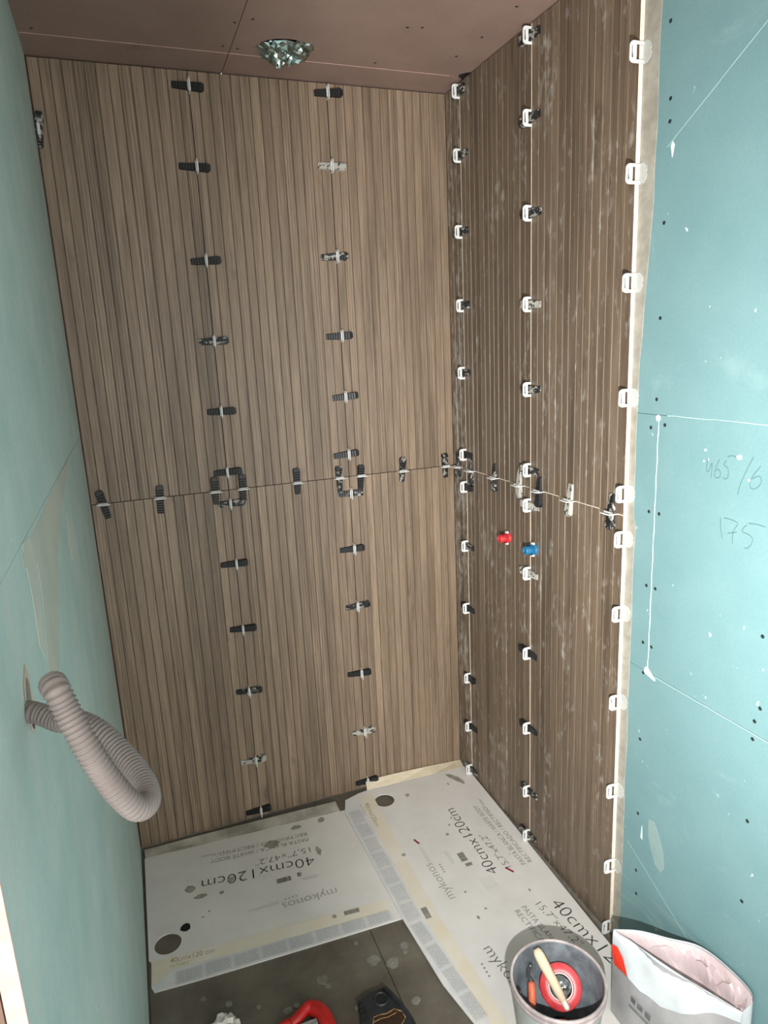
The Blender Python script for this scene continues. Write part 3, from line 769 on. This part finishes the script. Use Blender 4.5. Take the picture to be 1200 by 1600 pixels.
def fine_print(p, ang, w, rows, z, parent, pitch=.0035):
    bm = bmesh.new(); fr = frame2(p, ang); rr = random.Random(int(abs(p[1])*997))
    for r in range(rows):
        x = 0; lim = w*rr.uniform(.7, 1)
        while x < lim:
            e_ = min(x + rr.uniform(.003, .009), lim); y = -r*pitch
            bm.faces.new([bm.verts.new((*fr(X, Y), z)) for X, Y in ((x, y), (e_, y), (e_, y + .0009), (x, y + .0009))]); x = e_ + .0012
    finish('fine_print', bm, 'ink_soft', parent)

# left box
b1 = empty('flattened_box', (0, 0, 0)); tag(b1, 'white flattened tile box lying along the back wall beside the left wall', 'cardboard', 'flattened boxes protecting the floor')
T1 = 0.0045
out1 = [(-1.203, -.060), (-1.0, -.072), (-.75, -.086), (-.47, -.100), (-.43, -.105), (-.43, -.632), (-.534, -.628), (-.80, -.616), (-1.05, -.603), (-1.196, -.592), (-1.203, -.575), (-1.2, -.493), (-1.206, -.485)]
me = holes_mesh('card_sheet', [out1, circle(-1.153, -.446, .037)], T1 - .0005)
o = mesh_obj('card_sheet', me, 'card', b1); o.location.z = T1/2
Z1 = T1 + .0004
def fold(name, poly_lo, poly_hi, mat, parent, th=.002):
    """strip between two 3D polylines, with thickness"""
    bm = bmesh.new()
    A = [bm.verts.new(p) for p in poly_lo]; B = [bm.verts.new(p) for p in poly_hi]
    A2 = [bm.verts.new((p[0], p[1], p[2] - th)) for p in poly_lo]; B2 = [bm.verts.new((p[0], p[1], p[2] - th)) for p in poly_hi]
    n = len(A)
    for i in range(n-1):
        bm.faces.new((A[i], A[i+1], B[i+1], B[i])); bm.faces.new((A2[i], B2[i], B2[i+1], A2[i+1]))
        bm.faces.new((B[i], B[i+1], B2[i+1], B2[i])); bm.faces.new((A[i], A2[i], A2[i+1], A[i+1]))
    bm.faces.new((A[0], B[0], B2[0], A2[0])); bm.faces.new((A[-1], A2[-1], B2[-1], B[-1]))
    return finish(name, bm, mat, parent)
fold('flap', [(-1.200, -.060, .0050), (-1.0, -.072, .005), (-.75, -.086, .005), (-.535, -.0965, .005)], [(-1.203, -.020, .0085), (-1.0, -.024, .009), (-.75, -.034, .010), (-.535, -.042, .009)], 'dirtyflap', b1)
flat('tape_band', [(-1.2, -.494), (-.53, -.545), (-.53, -.590), (-1.15, -.540), (-1.199, -.572)], Z1, 'band', b1)
flat('pale_band', [(-1.15, -.541), (-.53, -.591), (-.53, -.626), (-1.19, -.590), (-1.197, -.573)], Z1 + .0001, 'stripband', b1)
ZT = Z1 + .0004
text('40cmx120cm', (-.682, -.277), (-1.037, -.239), .043, ZT, 'ink', b1)
text('15,7"x47,2"', (-.684, -.232), (-.865, -.222), .025, ZT, 'ink_mid', b1)
text('PASTA BLANCA / WHITE BODY', (-.677, -.184), (-.999, -.157), .018, ZT, 'ink_mid', b1)
text('RECTIFICADO / RECTIFIED/', (-.675, -.156), (-.975, -.132), .017, ZT, 'ink_mid', b1)
bm = bmesh.new(); ribbon(bm, [(-.980 - .0045*i, -.131 + .0004*i - (.005 if i % 3 == 1 else 0) - (.008 if i == 1 else 0)) for i in range(11)], .0014, lambda p: (p.x, p.y, ZT)); finish('printed_lettering', bm, 'ink_mid', b1)
text('mykonos', (-.655, -.439), (-.822, -.433), .031, ZT, 'ink_grey', b1)
for i in range(4): flat('star_print', circle(-.775 - .011*i, -.4225 + .0004*i, .003, 5), ZT, 'ink_grey', b1)
fine_print((-.83, -.428), PI, .10, 3, ZT, b1)
fine_print((-.69, -.372), PI - .05, .06, 4, ZT, b1)
barcode((-.795, -.342), .045, .020, PI - .06, ZT, b1); barcode((-.745, -.339), .014, .018, PI - .06, ZT, b1); barcode((-.638, -.548), .045, .016, -.08, ZT + .0002, b1)
text('40cmx120 cm', (-1.152, -.518), (-1.035, -.530), .017, ZT + .0002, 'ink_olive', b1)
text('15,7"x47,2"', (-1.152, -.533), (-1.10, -.538), .008, ZT + .0002, 'ink_olive', b1)
text('40cmx120cm', (-1.045, -.060), (-1.148, -.052), .012, .0088, 'ink_olive', b1)
label_blocks((-1.145, -.593), (-.535, -.6235), .040, 8, ZT + .0002, b1)
flat('black_blot', blob(-1.101, -.409, .015, 9, .12), ZT, 'dark', b1)
rs = random.Random(9)
for (x, y, r, rx) in ((-.795, -.165, .017, 1.6), (-.66, -.262, .020, .45), (-.95, -.27, .010, 1.2), (-1.075, -.262, .014, 1.1), (-.985, -.316, .007, 1.), (-.70, -.118, .012, 1.4), (-1.045, -.305, .008, 2.6), (-.69, -.545, .007, 1), (-.61, -.115, .012, 1.2), (-1.03, -.375, .003, 1.3), (-1.05, -.39, .003, 1.6)):
    flat('dirt_stain', blob(x, y, r, 13, .28, rx, rs), ZT + .0001, 'stain', b1)

# right box, overlapping the left one
b2 = empty('flattened_box', (0, 0, 0.005)); tag(b2, 'white flattened tile box lying along the right wall, under the bucket', 'cardboard', 'flattened boxes protecting the floor')
T2 = 0.0095; Zb = 0.0058
out2 = [(-.500, -.052), (-.442, -.034), (-.405, -.030), (-.007, -.046), (-.003, -.10), (-.012, -.50), (-.025, -.92), (-.032, -1.25), (-.455, -1.25), (-.472, -.996), (-.496, -.873), (-.512, -.631), (-.522, -.118)]
me = holes_mesh('card_sheet', [out2, circle(-.368, -.112, .036)], T2 - Zb)
o = mesh_obj('card_sheet', me, 'card', None); o.location.z = (T2 + Zb)/2
keep_parent(o, b2)
K2 = []
_n0 = set(bpy.data.objects)
Z2 = T2 + .0004; ZU = Z2 + .0005
fold('flap', [(-.407, -.0305, .0097), (-.28, -.0355, .0097), (-.14, -.0415, .0097), (-.010, -.0465, .0097)], [(-.403, -.0050, .034), (-.28, -.0045, .030), (-.14, -.0040, .022), (-.004, -.0035, .012)], 'creamflap', None)
flat('tape_band', [(-.452, -.050), (-.398, -.052), (-.412, -.64), (-.40, -.90), (-.39, -1.24), (-.428, -1.24), (-.44, -.90), (-.455, -.63)], Z2, 'band', None)
flat('pale_band', [(-.499, -.055), (-.453, -.050), (-.456, -.63), (-.441, -.90), (-.429, -1.24), (-.454, -1.24), (-.470, -.996), (-.494, -.873), (-.510, -.631), (-.520, -.118)], Z2 + .0001, 'stripband', None)
text('40cmx120cm', (-.166, -.590), (-.157, -.256), .038, ZU, 'ink', None)
text('15,7"x47,2"', (-.119, -.584), (-.124, -.418), .022, ZU, 'ink_mid', None)
text('PASTA BLANCA / WHITE BODY', (-.070, -.593), (-.076, -.276), .017, ZU, 'ink_mid', None)
text('RECTIFICADO / RECTIFIED/', (-.047, -.591), (-.050, -.290), .016, ZU, 'ink_mid', None)
bm = bmesh.new(); ribbon(bm, [(-.050 - (.006 if i % 3 == 1 else 0), -.286 + .0035*i) for i in range(11)], .0014, lambda p: (p.x, p.y, ZU)); finish('printed_lettering', bm, 'ink_mid', None)
text('mykonos', (-.336, -.627), (-.343, -.468), .030, ZU, 'ink_grey', None)
for i in range(4): flat('star_print', circle(-.322, -.52 + .011*i, .003, 5), ZU, 'ink_grey', None)
fine_print((-.350, -.462), PI/2, .085, 3, ZU, None); fine_print((-.285, -.50), PI/2, .075, 4, ZU, None); fine_print((-.235, -.64), PI/2, .06, 7, ZU, None, .006)
barcode((-.241, -.485), .040, .022, PI/2, ZU, None); barcode((-.237, -.522), .014, .022, PI/2, ZU, None); barcode((-.441, -.645), .042, .018, PI/2, ZU, None)
text('40cmx120cm', (-.095, -.758), (-.053, -1.10), .040, ZU, 'ink', None)
text('15,7"x47,2"', (-.136, -.745), (-.111, -.915), .023, ZU, 'ink_mid', None)
text('PASTA BLANCA / WHITE BODY', (-.180, -.738), (-.150, -1.06), .018, ZU, 'ink_mid', None)
text('RECTIFICADO / RECTIFIED/', (-.205, -.743), (-.18, -1.06), .017, ZU, 'ink_mid', None)
text('mykonos', (-.350, -.820), (-.330, -1.00), .034, ZU, 'ink_mid', None)
for i in range(4): flat('star_print', circle(-.375, -.86 - .013*i, .0032, 5), ZU, 'ink_grey', None)
text('40cmx120cm', (-.442, -.10), (-.447, -.235), .017, ZU, 'ink_olive', None)
text('15,7"x47,2"', (-.462, -.10), (-.463, -.16), .008, ZU, 'ink_olive', None)
label_blocks((-.512, -.12), (-.503, -.66), .044, 7, ZU, None, 1)
label_blocks((-.503, -.665), (-.466, -1.0), .036, 4, ZU, None, 1)
text('40cm', (-.372, -.0225), (-.346, -.0235), .008, .0185, 'ink_mid', None)
text('120', (-.332, -.0235), (-.312, -.0245), .008, .0180, 'ink_mid', None)
rs = random.Random(12)
flat('dirt_stain', [(-.100, -.062), (-.082, -.070), (-.060, -.100), (-.052, -.135), (-.060, -.148), (-.075, -.125), (-.095, -.085)], ZU, 'stain', None)
for (x, y, r, rx) in ((-.115, -.122, .007, .5), (-.239, -.37, .006, 1), (-.212, -.33, .004, 1), (-.19, -.30, .004, 1), (-.17, -.40, .004, 1), (-.28, -.12, .007, 1.2), (-.31, -.72, .006, .7), (-.275, -.70, .004, 1), (-.12, -.69, .006, .5), (-.41, -.40, .007, 1), (-.30, -.62, .004, 1)):
    flat('dirt_stain', blob(x, y, r, 11, .3, rx, rs), ZU + .0001, 'stain', None)
flat('red_marker_dash', [(-.355, -.348), (-.349, -.346), (-.340, -.372), (-.347, -.374)], ZU, 'red_mark', None)
flat('red_marker_dash', [(-.142, -.583), (-.136, -.580), (-.122, -.606), (-.128, -.610)], ZU, 'red_mark', None)
for o in set(bpy.data.objects) - _n0: keep_parent(o, b2)

# ------------------------------------------------------------------ bucket and what is in it
BX, BY, BZ = -0.3235, -1.1265, 0.0100
bucket = empty('bucket', (BX, BY, BZ)); tag(bucket, 'small grey plastic bucket holding tools on the right-hand box', 'bucket')
bm = bmesh.new(); r = lathe(bm, [(0.0, 0.0005), (0.082, 0.0), (0.085, 0.004), (0.1005, 0.165), (0.102, 0.180), (0.1025, 0.196)], 48); finish('body', bm, 'pail_out', bucket)
bm = bmesh.new(); lathe(bm, [(0.0, 0.006), (0.081, 0.007), (0.0985, 0.165), (0.1005, 0.198)], 48); finish('inner_wall', bm, 'pail_in', bucket)
bm = bmesh.new(); lathe(bm, [(0.1002, 0.196), (0.1015, 0.2005), (0.1045, 0.2015), (0.1072, 0.199), (0.1075, 0.193), (0.1052, 0.190), (0.1052, 0.186), (0.1068, 0.184), (0.1068, 0.178), (0.1035, 0.175), (0.1018, 0.174)], 48); finish('rim', bm, 'pail_rim', bucket)
bm = bmesh.new()
for s in (-1, 1):
    prism(bm, circle(0, 0, .012, 16), 0, .004, lambda p: (p[0], s*(.1010 + p[2]), .155 + p[1]))
finish('handle_lug', bm, 'pail_out', bucket)
def in_world(name, fn, mat, root, smooth=False):
    bm = bmesh.new(); fn(bm); return keep_parent(finish(name, bm, mat, None, smooth), root)
# red roll leaning on the far side
rollc = Vector((-0.291, -1.092, 0.136)); nrm = Vector((-.52, -.66, .80)).normalized()
roll = empty('film_roll', rollc); tag(roll, 'round red roll with smeared steel core standing in the bucket', 'roll')
roll.rotation_euler = nrm.to_track_quat('Z', 'Y').to_euler()
bm = bmesh.new(); lathe(bm, [(0.0275, -0.012), (0.046, -0.014), (0.0485, -0.010), (0.0485, 0.004), (0.046, 0.008), (0.031, 0.0095), (0.0275, 0.009), (0.0275, -0.012)], 40); finish('red_winding', bm, 'redroll', roll)
bm = bmesh.new(); lathe(bm, [(0.0255, -0.002), (0.0258, 0.0098), (0.0285, 0.0105), (0.0288, 0.0085)], 32); finish('core_ring', bm, 'white_ring', roll)
bm = bmesh.new(); bmesh.ops.create_icosphere(bm, subdivisions=3, radius=1)
for v in bm.verts:
    n = mnoise.noise(v.co*2.2)*.35 + mnoise.noise(v.co*5)*.15; v.co = (v.co.x*.0235*(1+n*.5), v.co.y*.0235*(1+n*.5), v.co.z*.010*(1+n))
finish('core_plug', bm, 'steel', roll)
# wooden handle
h0, h1 = Vector((-.3350, -1.054, .226)), Vector((-.3145, -1.144, .148))
stick = empty('wooden_handle', h1); tag(stick, 'pale wooden tool handle leaning across the bucket', 'handle')
def fstick(bm):
    N = 18; rad = [.0075, .0105, .0118, .0122, .0124, .0122, .0120, .0116, .0112, .0112, .0112, .0110, .0108, .0105, .0100, .0092, .0084, .0070, .0058]
    tube(bm, [h0.lerp(h1, i/N) for i in range(N+1)], lambda i: rad[i], 16)
in_world('grip', fstick, 'stick', stick)
d_ = (h1-h0).normalized()
in_world('ferrule', lambda bm: tube(bm, [h1 - d_*.014, h1 + d_*.006, h1 + d_*.010], lambda i: (.0076, .0066, .0050)[i], 12), 'white_ring', stick)
# orange-handled knife and an orange grip near the front
kn = empty('trowel', (-.362, -1.075, .10)); tag(kn, 'orange-handled trowel with steel neck standing at the left of the bucket', 'trowel')
a0, a1, a2 = Vector((-.368, -1.092, .112)), Vector((-.352, -1.062, .148)), Vector((-.347, -1.052, .185))
in_world('grip', lambda bm: tube(bm, [a0 + (a1-a0)*t for t in (0, .1, .5, .9, 1)], lambda i: (.006, .0085, .0095, .0085, .006)[i], 12), 'orange', kn)
in_world('steel_neck', lambda bm: tube(bm, catmull([a1, a1 + Vector((-.004, .008, .014)), a2], 5), .0042, 10), 'steel', kn)
pg = empty('tool_grip', (-.350, -1.165, .13)); tag(pg, 'short orange tool grip near the front rim inside the bucket', 'tool')
in_world('grip', lambda bm: tube(bm, [Vector((-.372, -1.168, .120)), Vector((-.360, -1.169, .128)), Vector((-.342, -1.170, .132)), Vector((-.330, -1.171, .130))], lambda i: (.009, .0125, .0125, .010)[i], 14), 'orange', pg)
in_world('collar', lambda bm: tube(bm, [Vector((-.330, -1.171, .130)), Vector((-.310, -1.172, .124))], .0085, 12), 'black_plastic', pg)
# dark rag-like mortar at the bottom
mt = empty('mixing_rag', (BX, BY, BZ + .02)); tag(mt, 'dark wet rag crumpled in the bottom of the bucket', 'rag')
bm = bmesh.new(); bmesh.ops.create_icosphere(bm, subdivisions=3, radius=1)
for v in bm.verts:
    n = mnoise.noise(v.co*2.6)*.3; v.co = (v.co.x*.056*(1+n), v.co.y*.056*(1+n), max(-.010, v.co.z*.026*(1+n)))
finish('cloth', bm, 'black_plastic', mt)
# hook lying over the left inner wall
hk = empty('wire_hook', (-.415, -1.10, .17)); tag(hk, 'small black wire hook on the left inside of the bucket', 'hook')
in_world('wire', lambda bm: tube(bm, catmull([(-.412, -1.108, .150), (-.411, -1.098, .163), (-.406, -1.086, .172), (-.399, -1.083, .168), (-.398, -1.090, .160)], 6), .0034, 8), 'black_plastic', hk)

# ------------------------------------------------------------------ sack against the right wall
bagr = empty('paper_sack', (-.07, -1.24, .010)); tag(bagr, 'open white sack with red print slumped against the green right wall', 'sack')
RIM_F = catmull([(-.150, -1.100, .250), (-.122, -1.165, .243), (-.092, -1.240, .238), (-.062, -1.303, .236), (-.034, -1.362, .234)], 5)
RIM_B = catmull([(-.150, -1.100, .250), (-.098, -1.128, .251), (-.052, -1.172, .252), (-.006, -1.222, .256), (.003, -1.300, .262), (-.006, -1.362, .262), (-.034, -1.362, .234)], 5)
def bag_side(rim, front):
    """columns of points from the floor to the rim"""
    n = len(rim); rows = 15; g_ = []
    for j in range(rows):
        t = j/(rows-1); row = []
        for i, p in enumerate(rim):
            s = i/(n-1); edge_ = math.sin(PI*s)
            base = Vector((p.x, p.y, .0105))
            if front: base += Vector((-.035*edge_, -.012*edge_, 0))
            q = base.lerp(p, t)
            belly = math.sin(PI*min(1, t*1.02))*edge_
            off = (0.018 if front else -.002)*belly
            w = mnoise.noise(Vector((s*5.5, t*3.6, 1.7 if front else 9.2)))*.014*edge_*min(1, 4*t) + abs(mnoise.noise(Vector((s*9 + t*5, t*7, 4.4))))*.013*edge_
            q += Vector((-1, -.45, 0))*(off + (w if front else 0)*1.0)
            if not front: q.x = min(q.x, XB - .004)
            row.append(q)
        g_.append(row)
    return g_
GF, GB = bag_side(RIM_F, True), bag_side(RIM_B, False)
def grid_mesh(bm, G, th=0.0, r0=0, r1=None, c0=0, c1=None, off=(0, 0, 0)):
    G = [row[c0:c1] for row in G[r0:r1]]
    V = [[bm.verts.new(p + Vector(off)) for p in row] for row in G]
    for a, b in zip(V, V[1:]):
        for k in range(len(a)-1):
            f = bm.faces.new((a[k], a[k+1], b[k+1], b[k])); f.smooth = True
bm = bmesh.new(); grid_mesh(bm, GF, 0, 0, 15); keep_parent(finish('front_panel', bm, 'bag_grey'), bagr)
bm = bmesh.new(); grid_mesh(bm, GB); keep_parent(finish('back_panel', bm, 'bag_white'), bagr)
# turned-out collar along the mouth
bm = bmesh.new()
n = len(RIM_F); V = []
for j in range(7):
    row = []
    for i in range(n):
        s = i/(n-1); t = 1 - j/6*(.27 + .07*math.sin(s*5))*(.55 + .45*math.sin(PI*min(1, s + .12)))
        jj = t*14; a = int(min(13, math.floor(jj))); f_ = jj - a
        p = GF[a][i].lerp(GF[a+1][i], f_) + Vector((-1, -.45, 0))*(.0035 + .0015*j*math.sin(PI*s))
        if j == 0: p = RIM_F[i].copy()
        row.append(bm.verts.new(p))
    V.append(row)
for a, b in zip(V, V[1:]):
    for k in range(n-1):
        f = bm.faces.new((a[k], a[k+1], b[k+1], b[k])); f.smooth = True
keep_parent(finish('folded_collar', bm, 'bag_white'), bagr)
# pinkish inner paper, a little inside the mouth
def inner(p, q, k): return p.lerp(q, k)
bm = bmesh.new(); m_ = len(RIM_B)
V = []
for j in range(9):
    row = []
    for i in range(m_):
        s = i/(m_-1); fr_ = RIM_F[min(n-1, int(round(s*(n-1))))]
        t = j/8
        p = RIM_B[i].lerp(fr_, .03 + .55*t) + Vector((0, 0, -.004 - .095*t*math.sin(PI*min(1, .1+s*.9)))) + Vector((0, 0, (abs(mnoise.noise(Vector((s*8 + t*3, t*4, 2))))*.05 - .012)*min(1, t*3)*math.sin(PI*min(1, .05 + s*.9))))
        row.append(bm.verts.new(p))
    V.append(row)
for a, b in zip(V, V[1:]):
    for k in range(m_-1):
        bm.faces.new((a[k], a[k+1], b[k+1], b[k]))
keep_parent(finish('inner_paper', bm, 'bag_pink'), bagr)
# print on the front
def bag_pt(s, t, lift=.006):
    x = s*(n-1); i = min(n-2, int(x)); y = t*14; j = min(13, int(y)); fx, fy = x-i, y-j
    p = GF[j][i].lerp(GF[j][i+1], fx).lerp(GF[j+1][i].lerp(GF[j+1][i+1], fx), fy)
    return p + Vector((-1, -.45, 0))*lift
def bag_print(name, poly, mat, lift=.006):
    bm = bmesh.new(); c = (sum(p[0] for p in poly)/len(poly), sum(p[1] for p in poly)/len(poly))
    cv = bm.verts.new(bag_pt(*c, lift)); mid = [bm.verts.new(bag_pt((p[0]+c[0])/2, (p[1]+c[1])/2, lift)) for p in poly]; vs_ = [bm.verts.new(bag_pt(*p, lift)) for p in poly]
    k = len(poly)
    for i in range(k):
        bm.faces.new((vs_[i], vs_[(i+1) % k], mid[(i+1) % k], mid[i])); bm.faces.new((mid[i], mid[(i+1) % k], cv))
    keep_parent(finish(name, bm, mat), bagr)
bag_print('red_print', [(.005, .86), (.06, .88), (.12, .82), (.19, .70), (.12, .68), (.045, .66), (.02, .74)], 'bag_red', .010)
bag_print('small_print', [(.22, .42), (.40, .37), (.40, .35), (.22, .40)], 'bag_print')
bag_print('small_print', [(.23, .52), (.27, .51), (.27, .46), (.23, .47)], 'bag_print')
bag_print('small_print', [(.29, .51), (.33, .50), (.33, .45), (.29, .46)], 'bag_print')
bag_print('small_print', [(.35, .49), (.39, .48), (.39, .43), (.35, .44)], 'bag_print')
bag_print('small_print', [(.46, .38), (.52, .36), (.52, .345), (.46, .365)], 'bag_print')

# ------------------------------------------------------------------ things on the bare floor in front
bat = empty('battery_pack', (-.67, -.93, 0)); tag(bat, 'dark battery tool pack with round socket and gold-edged label on the floor', 'battery')
plan = [(-.722, -.868), (-.695, -.862), (-.664, -.862), (-.652, -.862), (-.634, -.900), (-.618, -.950), (-.616, -1.000), (-.745, -1.000), (-.735, -.925)]
bm = bmesh.new(); prism(bm, plan, 0.0005, .058); bmesh.ops.bevel(bm, geom=[e_ for e_ in bm.edges if e_.verts[0].co.z > .05 and e_.verts[1].co.z > .05], offset=.007, segments=3); keep_parent(finish('housing', bm, 'batt'), bat)
in_world('socket_ring', lambda bm: lathe(bm, [(.0195, .054), (.0190, .0620), (.0165, .0630), (.0140, .0610), (.0138, .0585)], 28, 0, (-.671, -.890)), 'batt', bat)
in_world('socket_hole', lambda bm: prism(bm, circle(-.671, -.890, .0140, 24), .0580, .0588), 'dark', bat)
in_world('side_ridge', lambda bm: [box(bm, (-.726 - .0012*k, -.880 - .013*k, .030), (-.716, -.873 - .013*k, .0612)) for k in range(4)], 'batt', bat)
in_world('top_ridge', lambda bm: prism(bm, [(-.658, -.866), (-.650, -.868), (-.628, -.925), (-.636, -.928)], .056, .066), 'batt', bat)
lab = [(-.712, -.945), (-.704, -.928), (-.690, -.927), (-.672, -.931), (-.650, -.927), (-.636, -.940), (-.634, -.958), (-.655, -.975), (-.680, -.990), (-.712, -.990)]
in_world('label', lambda bm: prism(bm, lab, .0575, .0590), 'batt_label', bat)
def rim_line(bm):
    for a, b in zip(lab, lab[1:] + lab[:1]):
        tube(bm, [(a[0], a[1], .0592), (b[0], b[1], .0592)], .0009, 6)
in_world('label_border', rim_line, 'gold', bat)
in_world('label_band', lambda bm: ribbon(bm, [(-.708, -.940), (-.690, -.938), (-.672, -.941), (-.650, -.938)], .0022, lambda p: (p.x, p.y, .0596)), 'gold', bat)

rt_ = empty('red_hand_tool', (-.86, -.84, 0)); tag(rt_, 'red plastic hand tool with ribbed grey insert on the floor', 'tool')
def red_arm(path, w):
    def f(bm): tube(bm, catmull(path, 8), w, 12)
    return f
in_world('handle', red_arm([(-.828, -.822, .030), (-.812, -.845, .034), (-.806, -.880, .034), (-.806, -.935, .030)], .019), 'tool_red', rt_)
in_world('bridge', red_arm([(-.826, -.818, .036), (-.845, -.822, .036), (-.868, -.834, .032), (-.884, -.838, .026)], .0135), 'tool_red', rt_)
in_world('jaw', red_arm([(-.886, -.832, .020), (-.915, -.838, .020), (-.940, -.850, .018), (-.955, -.880, .016)], .0145), 'tool_red', rt_)
in_world('grey_insert', lambda bm: [box(bm, (-.880, -.864 - .012*k, .012), (-.828, -.8555 - .012*k, .036 + .003*(k % 2))) for k in range(7)] and None, 'tool_grey', rt_)
in_world('insert_body', lambda bm: box(bm, (-.878, -.942, .002), (-.830, -.856, .0345)), 'tool_grey', rt_)

wp = empty('paper_scrap', (-1.037, -.775, 0)); tag(wp, 'crumpled white scrap on the floor near the left box', 'scrap')
bm = bmesh.new(); bmesh.ops.create_icosphere(bm, subdivisions=3, radius=1)
for v in bm.verts:
    n_ = mnoise.cell(v.co*2.4)*.22 + mnoise.noise(v.co*3)*.2; v.co = (v.co.x*.034*(1+n_), v.co.y*.034*(1+n_), max(-.0165, v.co.z*.022*(1+n_)))
o = finish('crumpled_paper', bm, 'paper', wp); o.location.z = .0168
